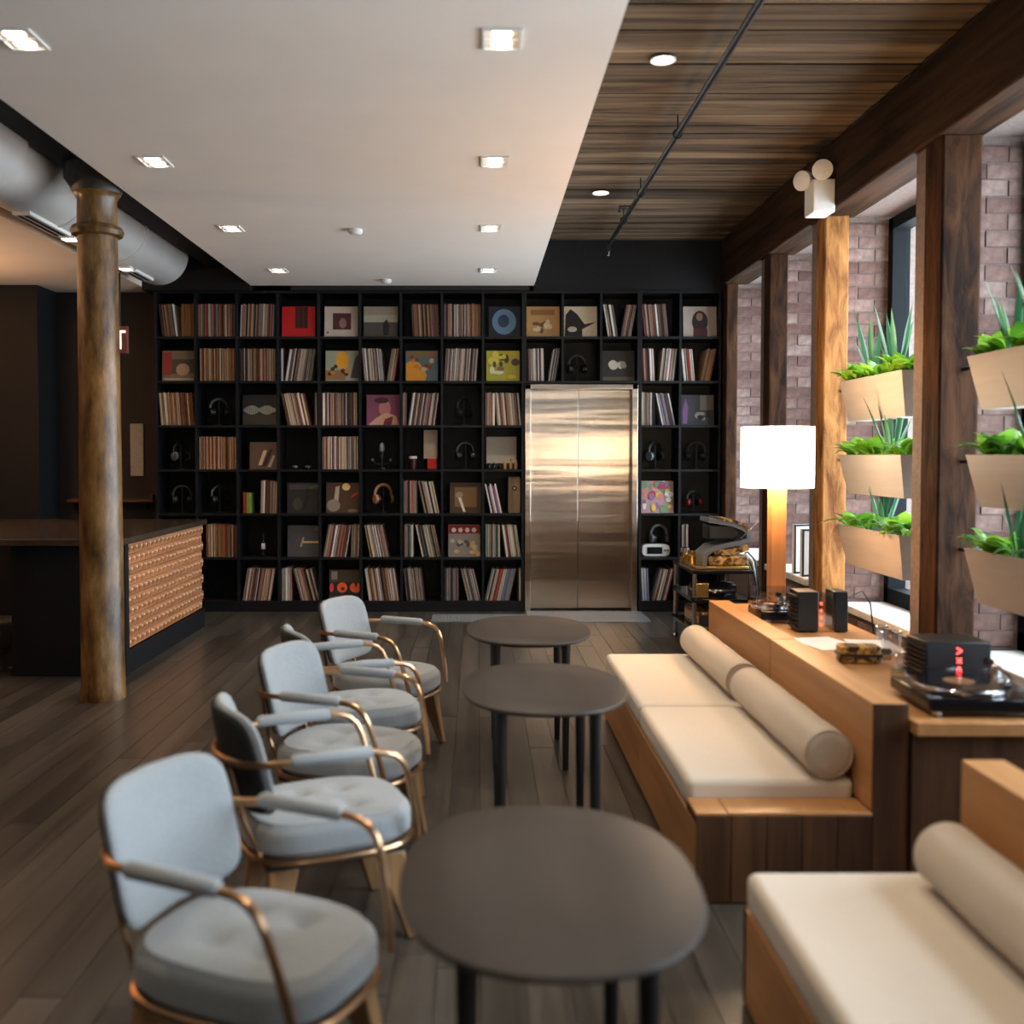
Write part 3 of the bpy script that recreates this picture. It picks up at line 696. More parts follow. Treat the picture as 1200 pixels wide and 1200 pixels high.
cover(1, 6, 475, 513, (0.34, 0.42, 0.44), [('p', (0.86, 0.56, 0.14), [(0.02, 0.02), (0.62, 0.02), (0.66, 0.2), (0.44, 0.60), (0.2, 0.68), (0.02, 0.6)]), ('r', (0.52, 0.40, 0.24), 0.02, 0.80, 0.98, 0.97)] + blobs(5, [(0.50, 0.24, 0.12), (0.78, 0.46, 0.14), (0.72, 0.66, 0.6)], 10, 0.09, 0.1, 0.85, 0.3, 0.8), 'teal record cover with a large orange patch')
cover(1, 8, 570, 609, (0.72, 0.68, 0.22), blobs(11, [(0.86, 0.80, 0.30), (0.55, 0.40, 0.36), (0.90, 0.87, 0.70), (0.35, 0.28, 0.22), (0.62, 0.62, 0.15)], 16, 0.17), 'yellow-green record cover with mottled round patches')
cover(1, 11, 706, 744, (0.17, 0.15, 0.14), blobs(13, [(0.75, 0.72, 0.66), (0.56, 0.52, 0.46)], 7, 0.14, 0.3, 0.7, 0.35, 0.6) + [('r', (0.36, 0.32, 0.26), 0.02, 0.02, 0.98, 0.14)], 'dark record cover with pale patch above the elevator')
cover(2, 2, 283, 323, (0.09, 0.09, 0.09), [('r', (0.62, 0.62, 0.58), 0.04 + 0.045 * k, 0.5 - 0.05 - 0.10 * abs(math.sin(k * 0.32)), 0.066 + 0.045 * k, 0.5 + 0.05 + 0.10 * abs(math.sin(k * 0.32))) for k in range(21)] + [('r', (0.16, 0.16, 0.12), 0.02, 0.02, 0.98, 0.35)], 'black record cover with a band of grey vertical strokes')
cover(2, 5, 429, 468, (0.52, 0.27, 0.36), [('e', (0.74, 0.48, 0.46), 0.55, 0.55, 0.18, 0.28), ('p', (0.82, 0.62, 0.52), [(0.05, 0.01), (0.98, 0.01), (0.9, 0.3), (0.6, 0.42), (0.3, 0.25)]), ('e', (0.28, 0.13, 0.18), 0.45, 0.82, 0.22, 0.1), ('p', (0.46, 0.12, 0.16), [(0.5, 0.01), (0.75, 0.01), (0.8, 0.3), (0.55, 0.2)])], 'dusky pink record cover with peach rounded shapes')
cover(2, 13, 799, 838, (0.20, 0.19, 0.21), [('p', (0.44, 0.28, 0.48), [(0.05, 0.05), (0.18, 0.05), (0.22, 0.6), (0.14, 0.9), (0.06, 0.5)]), ('r', (0.42, 0.38, 0.32), 0.58, 0.5, 0.98, 0.98)] + blobs(4, [(0.10, 0.10, 0.10), (0.56, 0.55, 0.5)], 7, 0.12, 0.5, 0.85, 0.2, 0.4), 'dark record cover with purple streak beside the brick wall')
cover(3, 2, 291, 325, (0.32, 0.24, 0.19), [('p', (0.72, 0.64, 0.56), [(0.30, 0.15), (0.42, 0.15), (0.60, 0.7), (0.48, 0.7)]), ('p', (0.66, 0.58, 0.50), [(0.62, 0.08), (0.74, 0.08), (0.88, 0.5), (0.80, 0.52)]), ('p', (0.10, 0.07, 0.06), [(0.44, 0.12), (0.58, 0.12), (0.8, 0.75), (0.68, 0.72)])], 'brown record cover with two pale slanting strokes', 32)
cover(4, 3, 335, 375, (0.12, 0.12, 0.11), [('r', (0.26, 0.26, 0.24), 0.06, 0.78, 0.95, 0.95), ('p', (0.40, 0.42, 0.22), [(0.6, 0.78), (0.95, 0.9), (0.95, 0.94), (0.7, 0.86)]), ('p', (0.05, 0.05, 0.05), [(0.45, 0.1), (0.55, 0.1), (0.7, 0.8), (0.55, 0.8)]), ('e', (0.22, 0.23, 0.20), 0.3, 0.3, 0.14, 0.2)], 'nearly black record cover with grey top strip')
cover(4, 4, 381, 420, (0.28, 0.19, 0.13), [('e', (0.92, 0.78, 0.50), 0.6, 0.86, 0.12, 0.12), ('p', (0.68, 0.62, 0.55), [(0.22, 0.3), (0.36, 0.3), (0.4, 0.9), (0.28, 0.85)]), ('p', (0.80, 0.14, 0.10), [(0.75, 0.5), (0.95, 0.62), (0.97, 0.7), (0.78, 0.58)]), ('e', (0.52, 0.50, 0.46), 0.22, 0.25, 0.2, 0.2), ('e', (0.44, 0.42, 0.34), 0.8, 0.08, 0.16, 0.05)], 'dark brown record cover with a glowing yellow spot')
cover(4, 7, 527, 564, (0.26, 0.18, 0.11), [('r', (0.46, 0.34, 0.20), 0.15, 0.2, 0.85, 0.85), ('p', (0.86, 0.80, 0.72), [(0.42, 0.05), (0.50, 0.03), (0.34, 0.55), (0.26, 0.5)]), ('e', (0.60, 0.50, 0.40), 0.3, 0.6, 0.12, 0.1)], 'brown record cover with one white diagonal stroke')
cover(4, 12, 752, 791, (0.70, 0.55, 0.56), blobs(21, [(0.85, 0.72, 0.30), (0.86, 0.84, 0.80), (0.70, 0.20, 0.22), (0.52, 0.40, 0.56), (0.80, 0.50, 0.42), (0.45, 0.55, 0.40)], 30, 0.13, 0.05, 0.95, 0.05, 0.95), 'busy multicoloured record cover in pinks and yellows', 38)
cover(5, 3, 335, 373, (0.27, 0.27, 0.28), [('r', (0.78, 0.68, 0.54), 0.46, 0.44, 0.98, 0.50), ('p', (0.70, 0.60, 0.48), [(0.38, 0.32), (0.44, 0.32), (0.52, 0.62), (0.47, 0.62)]), ('e', (0.40, 0.40, 0.40), 0.9, 0.9, 0.07, 0.07)], 'slate grey record cover with a pale horizontal bar', 37)
cover(5, 7, 525, 563, (0.52, 0.48, 0.46), [('r', (0.52, 0.10, 0.12), 0.01, 0.72, 0.99, 0.99)] + [('e', (0.86, 0.82, 0.76), 0.17 + 0.21 * k, 0.83, 0.07, 0.07) for k in range(4)] + blobs(17, [(0.70, 0.66, 0.58), (0.30, 0.28, 0.27), (0.74, 0.62, 0.36)], 16, 0.09, 0.08, 0.92, 0.06, 0.5), 'grey record cover with four pale discs on a red band', 38)
cover(6, 4, 384, 424, (0.27, 0.23, 0.17), [('r', (0.14, 0.12, 0.11), 0, 0.15, 1, 0.6), ('e', (0.90, 0.36, 0.14), 0.38, 0.42, 0.15, 0.17), ('e', (0.27, 0.16, 0.12), 0.40, 0.38, 0.06, 0.06), ('e', (0.92, 0.40, 0.22), 0.78, 0.42, 0.17, 0.17), ('p', (0.27, 0.16, 0.12), [(0.72, 0.62), (0.86, 0.62), (0.79, 0.40)]), ('e', (0.86, 0.24, 0.30), 0.07, 0.42, 0.06, 0.15), ('r', (0.55, 0.53, 0.5), 0.06, 0.68, 0.24, 0.95)], 'brown record cover with bold orange rounded shapes', 36)

# ---- small gear on the shelves
def headphones(r, px, label, cup=M['blackplastic'], band=M['blackplastic'], dx=0, sc=1.0, rot=25, stand=True):
    t = thing('headphones', label, 'headphones', (su(px), YS + 0.16, ROWZ[r] + 0.001), R(rot))
    st = 0.08 if stand else 0.0
    zc = (0.09 + st) * sc
    MB().tube(arc((0, 0, zc), 0.085 * sc, R(-10), R(190), 20), 0.009 * sc, 8, flat_=1.6).build('headband', band, t)
    for s_ in (-1, 1):
        g = MB().lathe([(0.018 * sc, -0.018 * sc), (0.040 * sc, -0.014 * sc), (0.044 * sc, 0), (0.040 * sc, 0.012 * sc), (0.012 * sc, 0.016 * sc)], 20, mx=Matrix.Translation((0.078 * sc * s_, 0, zc - 0.045 * sc)) @ Matrix.Rotation(R(90 * s_), 4, 'Y'))
        cupo = g.build('ear_cup', cup, t)
        MB().lathe([(0.020 * sc, -0.036 * sc), (0.040 * sc, -0.034 * sc), (0.040 * sc, -0.017 * sc), (0.02 * sc, -0.0165 * sc)], 20, mx=Matrix.Translation((0.078 * sc * s_, 0, zc - 0.045 * sc)) @ Matrix.Rotation(R(90 * s_), 4, 'Y')).build('ear_pad', M['blackplastic'], cupo)
        MB().cyl((0.086 * sc * s_, 0, zc), (0.086 * sc * s_, 0, zc - 0.03 * sc), 0.004, n=8).build('yoke', M['chrome'], t)
    if stand:
        MB().lathe([(0.055, 0), (0.055, 0.006), (0.008, 0.012), (0.007, zc + 0.070 * sc)], 20).build('stand', M['darkmetal'], t)
    return t
hp = 'black headphones on stand, '
for (r, px, rot) in ((2, 252, 30), (3, 206, 60), (4, 207, 20), (4, 252, 45), (2, 543, 50), (3, 545, 15), (3, 771, 40), (3, 820, -20), (1, 678, 10)):
    c = max(k for k in range(14) if EDGE[k] < su(px))
    headphones(r, px, hp + bay(r, c), cup=M['greyplastic'] if (r, px) in ((3, 206), (3, 771)) else M['blackplastic'], rot=rot)
headphones(4, 447, 'tan leather headphones on a stand in the record shelf', M['tan'], M['tan'], rot=35, sc=1.05)
headphones(4, 817, 'small dark red headphones beside the brick wall', M['red'], M['blackplastic'], rot=20, sc=0.8)
o = headphones(5, 776, 'grey headphones resting on top of the white radio', M['greyplastic'], M['greyplastic'], rot=15, sc=0.95, stand=False)
o.location.z += 0.128
t = thing('radio', 'white rounded tabletop radio under grey headphones in the shelf', 'radio', (su(771), YS + 0.14, ROWZ[5] + 0.001))
g = MB().prism([(u, v) for u, v in superell(0.135, 0.058, 4, 40)], -0.06, 0.06, mx=Matrix.Translation((0, 0, 0.058)) @ Matrix.Rotation(R(90), 4, 'X'))
g.build('case', M['white'], t, bevel=0.006)
bx(-0.085, 0.06, -0.064, -0.058, 0.025, 0.09).build('display', M['screen'], t)
for xx in (0.085, 0.11): MB().cyl((xx, -0.072, 0.06), (xx, -0.06, 0.06), 0.009, n=14).build('knob', M['chrome'], t)
# microphone-like desk device
t = thing('desk_microphone', 'small black desk microphone with grey capsule in the record shelf', 'microphone', (su(446), YS + 0.12, ROWZ[3] + 0.001))
MB().lathe([(0.05, 0), (0.05, 0.012), (0.01, 0.02), (0.01, 0.10)], 20).build('stand', M['darkmetal'], t)
MB().lathe([(0.02, 0.10), (0.024, 0.12), (0.024, 0.17)], 20).build('body', M['blackplastic'], t)
MB().lathe([(0.024, 0.17), (0.026, 0.19), (0.024, 0.235), (0.012, 0.252), (0.001, 0.255)], 20).build('capsule', mat('grey_mesh', (0.34, 0.30, 0.27), 0.45, 0.5, var=0.1, scale=300), t)
for s_ in (-1, 1): MB().cyl((0.085 * s_, -0.02, 0.09), (0.085 * s_, -0.035, 0.09), 0.012, n=14).build('knob', M['greyplastic'], t)
MB().tube([(-0.085, -0.02, 0.09), (-0.06, 0, 0.05), (0, 0, 0.04), (0.06, 0, 0.05), (0.085, -0.02, 0.09)], 0.005, 6).build('cradle', M['darkmetal'], t)
# items of row 3 col 6 and 8
t = thing('cup', 'small dark cup with white lid beside a pale carton', 'cup', (su(483), YS + 0.12, ROWZ[3] + 0.001))
MB().lathe([(0.028, 0), (0.036, 0.10)], 20).build('body', mat('dark_red_cup', (0.06, 0.01, 0.012), 0.4, var=0.1), t)
MB().lathe([(0.040, 0.10), (0.040, 0.118), (0.034, 0.125)], 20).build('lid', M['white'], t)
t = thing('carton', 'tall pale carton with red foot standing in the record shelf', 'carton', (su(504), YS + 0.15, ROWZ[3] + 0.001))
bx(-0.066, 0.066, -0.05, 0.05, 0.10, 0.375).build('upper_carton', mat('pale_card', (0.42, 0.36, 0.28), 0.7, var=0.05), t, bevel=0.003)
bx(-0.03, 0.062, -0.055, 0.05, 0.0, 0.10).build('red_carton', M['red'], t, bevel=0.003)
t = thing('white_box', 'wide white box behind small bottles in the record shelf', 'box', (su(588), YS + 0.22, ROWZ[3] + 0.001))
bx(-0.145, 0.145, -0.05, 0.05, 0, 0.31).build('body', mat('white_card', (0.50, 0.45, 0.39), 0.7, var=0.05), t, bevel=0.003)
bx(-0.145, 0.145, -0.052, -0.05, 0.0, 0.055).build('dark_band', M['blackplastic'], t)
for k, px in enumerate((573, 579, 586, 592, 599, 605)):
    hh = [0.075, 0.07, 0.06, 0.085, 0.095, 0.11][k]
    t = thing('small_bottle', 'tiny dark bottle lined up before the wide white box', 'bottle', (su(px), YS + 0.10, ROWZ[3] + 0.001), 0, 'tiny bottles before the white box')
    MB().lathe([(0.014, 0), (0.015, 0.01), (0.015, hh * 0.6), (0.006, hh * 0.75), (0.006, hh * 0.9)], 12).build('body', M['blackgloss'] if k < 3 else M['tan'], t)
    MB().lathe([(0.0075, hh * 0.9), (0.0075, hh)], 12).build('cap', M['chrome'], t)
# row 4: little books, cds, wood speaker
for k, (px, col, nm) in enumerate(((284.5, (0.62, 0.16, 0.12), 'red'), (288.2, (0.52, 0.50, 0.16), 'olive'), (291.3, (0.45, 0.60, 0.22), 'lime green'))):
    o = bx(su(px) - 0.012, su(px) + 0.012, YS + 0.05, YS + 0.19, ROWZ[4] + 0.001, ROWZ[4] + 0.198 - 0.003 * k).build('small_book', flat(col), smooth=0, bevel=0.001)
    tag(o, '%s small book, one of three standing in the dark bay' % nm, 'book')
for k in range(7):
    px = 571 + k * 1.9; a = R(-12)
    nm, col = [('white', (0.85, 0.84, 0.82)), ('black', (0.12, 0.11, 0.11)), ('pink', (0.75, 0.5, 0.5)), ('white', (0.85, 0.84, 0.82)), ('blue', (0.3, 0.35, 0.55)), ('rose', (0.66, 0.36, 0.38)), ('white', (0.85, 0.84, 0.82))][k]
    o = MB().box(0, 0.013, 0, 0.14, 0, 0.28 - 0.012 * (k % 3)).build('slim_case', flat(col), recenter=False, smooth=0)
    o.matrix_world = Matrix.Translation((su(px) + 0.035, YS + 0.04, ROWZ[4] + 0.001)) @ Matrix.Rotation(a, 4, 'Y')
    tag(o, '%s slim case leaning beside the wooden speaker' % nm, 'case', 'slim cases beside the wooden speaker')
t = thing('bookshelf_speaker', 'narrow brown wooden speaker standing in shelf beside the elevator', 'speaker', (su(603), YS + 0.14, ROWZ[4] + 0.001))
bx(-0.058, 0.058, -0.09, 0.09, 0, 0.345).build('cabinet', wood('speaker_wood', (0.16, 0.10, 0.055), (0.30, 0.20, 0.12), 'z', 8, 0.45), t, bevel=0.004)
MB().lathe([(0.022, 0), (0.022, 0.006), (0.012, 0.008)], 20, mx=Matrix.Translation((0, -0.089, 0.235)) @ Matrix.Rotation(R(90), 4, 'X')).build('tweeter', M['blackplastic'], t)
MB().lathe([(0.008, 0), (0.008, 0.012)], 12, mx=Matrix.Translation((0, -0.089, 0.235)) @ Matrix.Rotation(R(90), 4, 'X')).build('dome', M['brass'], t)
# row 5 col 2 small figure, row 6 col 1 V-shaped holder, row 3 col 3 little knobs
t = thing('small_bottle', 'pale slender bottle alone in a dark shelf bay', 'bottle', (su(305), YS + 0.1, ROWZ[5] + 0.001))
MB().lathe([(0.018, 0), (0.02, 0.01), (0.02, 0.08), (0.016, 0.13), (0.008, 0.15), (0.008, 0.2)], 16).build('body', M['blackgloss'], t)
MB().lathe([(0.0205, 0.07), (0.0175, 0.125)], 16).build('wrap', M['paper'], t)
MB().lathe([(0.010, 0.195), (0.010, 0.22)], 16).build('cap', M['darkmetal'], t)
t = thing('wire_stand', 'thin wire V-shaped display stand in a bottom shelf bay', 'stand', (su(251), YS + 0.12, ROWZ[6] + 0.003))
MB().tube([(-0.06, 0, 0.16), (-0.02, -0.01, 0.0), (0.06, 0, 0.15)], 0.003, 6).build('wire', M['chrome'], t)
MB().tube([(-0.02, -0.01, 0.0), (0.08, -0.03, 0.0)], 0.003, 6).build('foot_wire', M['chrome'], t)
for px in (344, 359):
    t = thing('earbud_case', 'tiny black earbud case lying in an empty shelf bay', 'case', (su(px), YS + 0.08, ROWZ[3] + 0.001), 0, 'earbud cases in an empty bay')
    MB().lathe([(0.02, 0), (0.028, 0.008), (0.028, 0.018)], 18).build('body', M['blackgloss'], t)
    MB().lathe([(0.028, 0.019), (0.028, 0.024), (0.018, 0.034), (0.002, 0.036)], 18).build('lid', M['greyplastic'], t)

# ================================================================== BAR
t = thing('bar_counter', 'black bar counter with a studded reddish wood front', 'bar', (-2.8, 7.6, 0))
W_ = dict(parent=t, world=True)
bx(-3.13, -2.42, 6.65, 8.62, 0.0, 0.885).build('body', M['black'], smooth=0, **W_)
bx(-2.42, -2.375, 6.65, 8.62, 0.0, 0.155).build('kick_board', M['black'], **W_)
bx(-2.42, -2.365, 6.65, 6.72, 0.0, 0.885).build('corner_board', M['black'], **W_)
bx(-4.3, -2.36, 6.58, 8.66, 0.887, 0.93).build('counter_top', mat('dark_polished_top', (0.05, 0.035, 0.024), 0.16, var=0.2, scale=8), bevel=0.004, **W_)
NR = 10; zlo, zhi = 0.165, 0.880; rh = (zhi - zlo) / NR
for k in range(NR):
    z0 = zlo + k * rh; end = 8.60 + (0.035 if k % 2 else -0.01)
    sl = bx(-2.42, -2.392, 6.72, end, z0 + 0.002, z0 + rh - 0.002).build('slat', M['barwood'], smooth=0, **W_)
    n = 19; po = Vector(t.location); pg = MB(); tp = MB()
    for j in range(n):
        y0 = 6.75 + (j + (0.5 if k % 2 else 0.0)) * (1.84 / n)
        if y0 + 0.05 > end: continue
        zc = z0 + rh * (0.58 + rng.uniform(-0.05, 0.05))
        pg.hexa([(-2.392, y0 - 0.02, zc - 0.030), (-2.389, y0 - 0.02, zc - 0.030), (-2.389, y0 + 0.045, zc - 0.030), (-2.392, y0 + 0.045, zc - 0.030),
                 (-2.392, y0, zc), (-2.378, y0, zc), (-2.380, y0 + 0.04, zc), (-2.392, y0 + 0.04, zc)])
        tp.box(-2.390, -2.372, y0 + 0.002, y0 + 0.024, zc, zc + 0.014)
    for (gg, nm_, mt) in ((pg, 'stud_row', M['barwood']), (tp, 'stud_tip_row', M['barpeg'])):
        p = gg.build(nm_, mt, sl, smooth=0); p['kind'] = 'stuff'; p.data.transform(Matrix.Translation(-po))

# things on the dark wall behind the bar
o = bx(-3.35, -3.225, 9.60, 9.62, 1.285, 1.79).build('wall_panel', M['speckle'], bevel=0.003)
tag(o, 'narrow upright pale speckled panel on dark wall behind the column', 'panel')
t = thing('wall_ledge', 'slim brown ledge on the dark wall behind the bar', 'ledge', (-3.5, 9.55, 1.04))
bx(-0.42, 0.40, -0.07, 0.07, 0, 0.025).build('board', M['brown_shaded'], t)
bx(0.375, 0.40, -0.07, 0.07, 0.025, 0.07).build('end_stop', M['brown_shaded'], t)
for xx in (-0.3, 0.3): bx(xx, xx + 0.02, -0.02, 0.07, -0.07, 0.0).build('bracket', M['darkmetal'], t)

# exit sign
t = thing('exit_sign', 'lit red exit sign hanging from the ceiling behind the column', 'sign', (-3.195, 8.6, 2.36))
bx(-0.188, 0.188, -0.02, 0.02, 0, 0.235).build('housing', M['exitbox'], t, bevel=0.004)
for xx in (-0.12, 0.12): MB().cyl((xx, 0, 0.235), (xx, 0, 0.69), 0.008, n=10).build('hanger_rod', M['darkmetal'], t)
cu = bpy.data.curves.new('letters', 'FONT'); cu.body = 'EXIT'; cu.size = 0.235; cu.extrude = 0.002; cu.align_x = 'RIGHT'; cu.space_character = 1.0
tmp = bpy.data.objects.new('letters_source', cu); C.objects.link(tmp)
bpy.context.view_layer.update()
me = bpy.data.meshes.new_from_object(tmp.evaluated_get(bpy.context.evaluated_depsgraph_get()))
bpy.data.objects.remove(tmp)
me.materials.clear(); me.materials.append(M['exitletter'])
o = bpy.data.objects.new('letters', me); C.objects.link(o); o.parent = t; o.location = (0.176, -0.0225, 0.036); o.rotation_euler = (R(90), 0, 0); o.scale = (0.66, 1, 1)

# emergency light on the beam
t = thing('emergency_light', 'white emergency light with two round heads on timber beam', 'emergency light', (2.20, 6.5, 3.04))
bx(-0.06, 0.08, -0.09, 0.09, 0.0, 0.21).build('battery_box', M['white'], t, bevel=0.008)
for (p, rm) in (((0.01, -0.03, 0.275), Matrix.Rotation(R(-15), 4, 'Z') @ Matrix.Rotation(R(100), 4, 'X')), ((-0.04, 0.05, 0.235), Matrix.Rotation(R(35), 4, 'Z') @ Matrix.Rotation(R(-100), 4, 'Y'))):
    MB().lathe([(0.022, 0), (0.05, 0.012), (0.062, 0.05), (0.064, 0.085), (0.056, 0.088)], 24, mx=Matrix.Translation(p) @ rm).build('lamp_head', M['white'], t)
    MB().cyl((p[0], p[1] + 0.005, 0.20), (p[0], p[1] + 0.005, p[2]), 0.012, n=10).build('swivel', M['white'], t)

# ================================================================== CHAIRS
def cushion(a, b, z0, z1, n=3.4, crown=0.012, dimples=(), seg=44, rings=9, edge=0.02):
    g = MB(); vs = []; fs = []
    def pt(f): return superell(a * f, b * f, n, seg)
    prof = [(0.0001, z0, 0), (1 - edge / a, z0, 0), (1.0, z0 + edge, 0), (1.0, z1 - edge * 1.3, 0)]
    for f, h in ((0.985, 0.55), (0.955, 0.83), (0.91, 1.0)): prof.append((f, z1 - edge * 1.3 + edge * 1.3 * h, 0))
    for k in range(1, rings): prof.append((0.91 * (1 - k / rings) + 0.0001, z1, 1))
    for (f, z, top) in prof:
        for (u, v) in pt(f):
            zz = z
            if z >= z1 - 1e-6:
                q = 1 - ((u / a) ** 2 + (v / b) ** 2) / 2; zz += crown * max(0, q)
                for (dx, dy) in dimples: zz -= 0.026 * math.exp(-((u - dx) ** 2 + (v - dy) ** 2) / (0.034 ** 2))
            vs.append((u, v, zz))
    for j in range(len(prof) - 1):
        for k in range(seg):
            k2 = (k + 1) % seg; fs.append((j * seg + k, j * seg + k2, (j + 1) * seg + k2, (j + 1) * seg + k))
    fs.append(tuple(range((len(prof) - 1) * seg, len(prof) * seg)))
    return g.add(vs, fs)
def back_panel(w, h, z0, x0, thick, puff, curve, tilt, n=5.0, seg=48, rings=6):
    """curved upholstered panel; front faces +x"""
    g = MB(); vs = []; fs = []
    prof = [(0.001, 1)] + [(k / rings * 0.9, 1) for k in range(1, rings + 1)] + [(0.96, 0.75), (0.99, 0.4), (1.0, 0), (0.99, -0.4), (0.96, -0.75)] + [(k / rings * 0.9, -1) for k in range(rings, 0, -1)] + [(0.001, -1)]
    for (f, s_) in prof:
        for (u, v) in superell(w / 2 * f, h / 2 * f, n, seg):
            off = s_ * (thick / 2 + puff * max(0, 1 - f * f))
            zz = v + h / 2; xx = x0 + off + curve * (u / (w / 2)) ** 2 - zz * math.tan(tilt)
            vs.append((xx, u, z0 + zz))
    m = len(prof)
    for j in range(m - 1):
        for k in range(seg):
            k2 = (k + 1) % seg; fs.append((j * seg + k, j * seg + k2, (j + 1) * seg + k2, (j + 1) * seg + k))
    fs.append(tuple(range(seg))); fs.append(tuple(range((m - 1) * seg, m * seg)))
    return g.add(vs, fs)
CG = 'tufted armchairs in a row along the tables'
def shift(g, dx):
    g.v = [(p[0] + dx, p[1], p[2]) for p in g.v]; return g
def make_chair():
    t = thing('armchair', 'chair', 'armchair', (0, 0, 0), 0, CG)
    dm = [(0.07, 0.075), (0.07, -0.075), (-0.06, 0.075), (-0.06, -0.075)]
    st = shift(cushion(0.262, 0.213, 0.305, 0.395, 3.0, 0.018, dm), 0.028).build('seat', M['fabric'], t, fix=True)
    for (dx, dy) in dm:
        MB().lathe([(0.009, 0), (0.007, 0.004), (0.002, 0.006)], 10, (dx + 0.028, dy, 0.381)).build('button', M['fabric'], st)
    MB().tube([(u + 0.028, v, 0.297) for u, v in superell(0.260, 0.212, 3.0, 40)], 0.010, 8, closed=True).build('seat_rim', M['copper'], t)
    MB().box(-0.19, 0.24, -0.17, 0.17, 0.262, 0.303).build('seat_base', M['shaded'], t, bevel=0.01)
    back_panel(0.41, 0.32, 0.425, -0.212, 0.030, 0.016, 0.055, R(14)).build('backrest', M['fabric'], t, fix=True)
    back_panel(0.40, 0.31, 0.430, -0.234, 0.018, 0.010, 0.055, R(14)).build('shaded_back', M['shaded'], t, fix=True)  # dark rear skin, shade of the backrest put into its colour
    # copper frame: seat front corner, up, back along the arm, round behind the backrest and down the other side
    ya = 0.235; za = 0.605; zb = 0.60
    side = [(0.268, 0.196, 0.312), (0.258, 0.208, 0.38), (0.240, 0.220, 0.46), (0.222, 0.230, 0.53), (0.206, 0.234, 0.566), (0.182, ya, 0.590), (0.150, ya, 0.602), (0.115, ya, za)]
    side += [(0.0, ya, za), (-0.12, ya - 0.003, za - 0.001), (-0.20, ya - 0.02, zb)]
    rear = [(-0.262, 0.165, zb - 0.004), (-0.299, 0.08, zb - 0.006), (-0.310, 0, zb - 0.006)]
    pts = side + rear + [(p[0], -p[1], p[2]) for p in reversed((side + rear)[:-1])]
    MB().tube(pts, 0.0105, 8).build('arm_frame', M['copper'], t)
    for s_ in (-1, 1):
        MB().tube([(-0.135, ya * s_, za + 0.004), (-0.125, ya * s_, za + 0.004), (0.10, ya * s_, za + 0.004), (0.11, ya * s_, za + 0.004)], [0.014, 0.021, 0.021, 0.014], 14, flat_=0.9).build('arm_pad', M['fabric'], t)
        MB().tube([(-0.20, 0.13 * s_, 0.30), (-0.250, 0.13 * s_, 0.42), (-0.288, 0.12 * s_, 0.58)], 0.007, 8).build('back_strut', M['copper'], t)
    for sx in (-1, 1):
        for s_ in (-1, 1):
            tw, bw = 0.034, 0.015
            tx, ty = 0.165 * sx + 0.03, 0.145 * s_; bx_, by = 0.215 * sx + 0.035, 0.185 * s_
            g = MB().hexa([(bx_ - bw, by - bw, 0), (bx_ + bw, by - bw, 0), (bx_ + bw, by + bw, 0), (bx_ - bw, by + bw, 0),
                           (tx - tw * 1.5, ty - tw * 0.8, 0.268), (tx + tw * 1.2, ty - tw * 0.8, 0.268), (tx + tw * 1.2, ty + tw * 0.8, 0.268), (tx - tw * 1.5, ty + tw * 0.8, 0.268)])
            g.build('leg', M['legwood'], t, bevel=0.006)
    bx(-0.17, 0.17, -0.02, 0.02, 0.225, 0.262).build('crossbar', M['legwood'], t, bevel=0.004)
    return t
chairs = [(-0.49, 5.05, -24, 'blue-grey tufted armchair at the record shelf end of the row'),
          (-0.55, 4.37, 23, 'second armchair from the record shelf, dark shell back turned out'),
          (-0.515, 3.785, -20, 'third armchair from the record shelf, middle of the row'),
          (-0.51, 3.10, 24, 'fourth armchair from the record shelf, dark shell showing'),
          (-0.53, 2.25, -24, 'last armchair of the row, furthest from the record shelf')]
ch0 = make_chair()
for i, (xx, yy, a, lab) in enumerate(chairs):
    o = ch0 if i == 0 else copy_tree(ch0)
    o.location = (xx, yy, 0); o.rotation_euler = (0, 0, R(a)); o['label'] = lab

# ================================================================== TABLES
def make_table():
    t = thing('side_table', 'table', 'table', (0, 0, 0), 0, 'dark oval tables between chairs and sofa')
    g = MB(); seg = 64; vs = []; fs = []
    prof = [(0.001, 0.595), (0.82, 0.595), (0.985, 0.612), (1.0, 0.620), (0.995, 0.626), (0.985, 0.628), (0.5, 0.628), (0.001, 0.628)]
    for f, z in prof:
        for (u, v) in superell(0.305 * f, 0.405 * f, 2.35, seg): vs.append((u, v, z))
    for j in range(len(prof) - 1):
        for k in range(seg):
            k2 = (k + 1) % seg; fs.append((j * seg + k, j * seg + k2, (j + 1) * seg + k2, (j + 1) * seg + k))
    fs.append(tuple(reversed(range(seg)))); fs.append(tuple(range((len(prof) - 1) * seg, len(prof) * seg)))
    g.add(vs, fs).build('table_top', M['table'], t)
    for sx in (-1, 1):
        for sy in (-1, 1):
            MB().lathe([(0.014, 0), (0.021, 0.5), (0.023, 0.597)], 14, (0.165 * sx, 0.255 * sy, 0)).build('leg', M['tableleg'], t)
        bx(0.165 * sx - 0.01, 0.165 * sx + 0.01, -0.255, 0.255, 0.565, 0.597).build('rail', M['tableleg'], t)
    return t
tb0 = make_table()
for i, (xx, yy, lab) in enumerate([(0.250, 4.92, 'dark oval side table closest to the elevator'), (0.245, 3.70, 'middle dark oval side table of the three'), (0.145, 2.02, 'dark oval side table furthest from the elevator')]):
    o = tb0 if i == 0 else copy_tree(tb0)
    o.location = (xx, yy, 0); o['label'] = lab

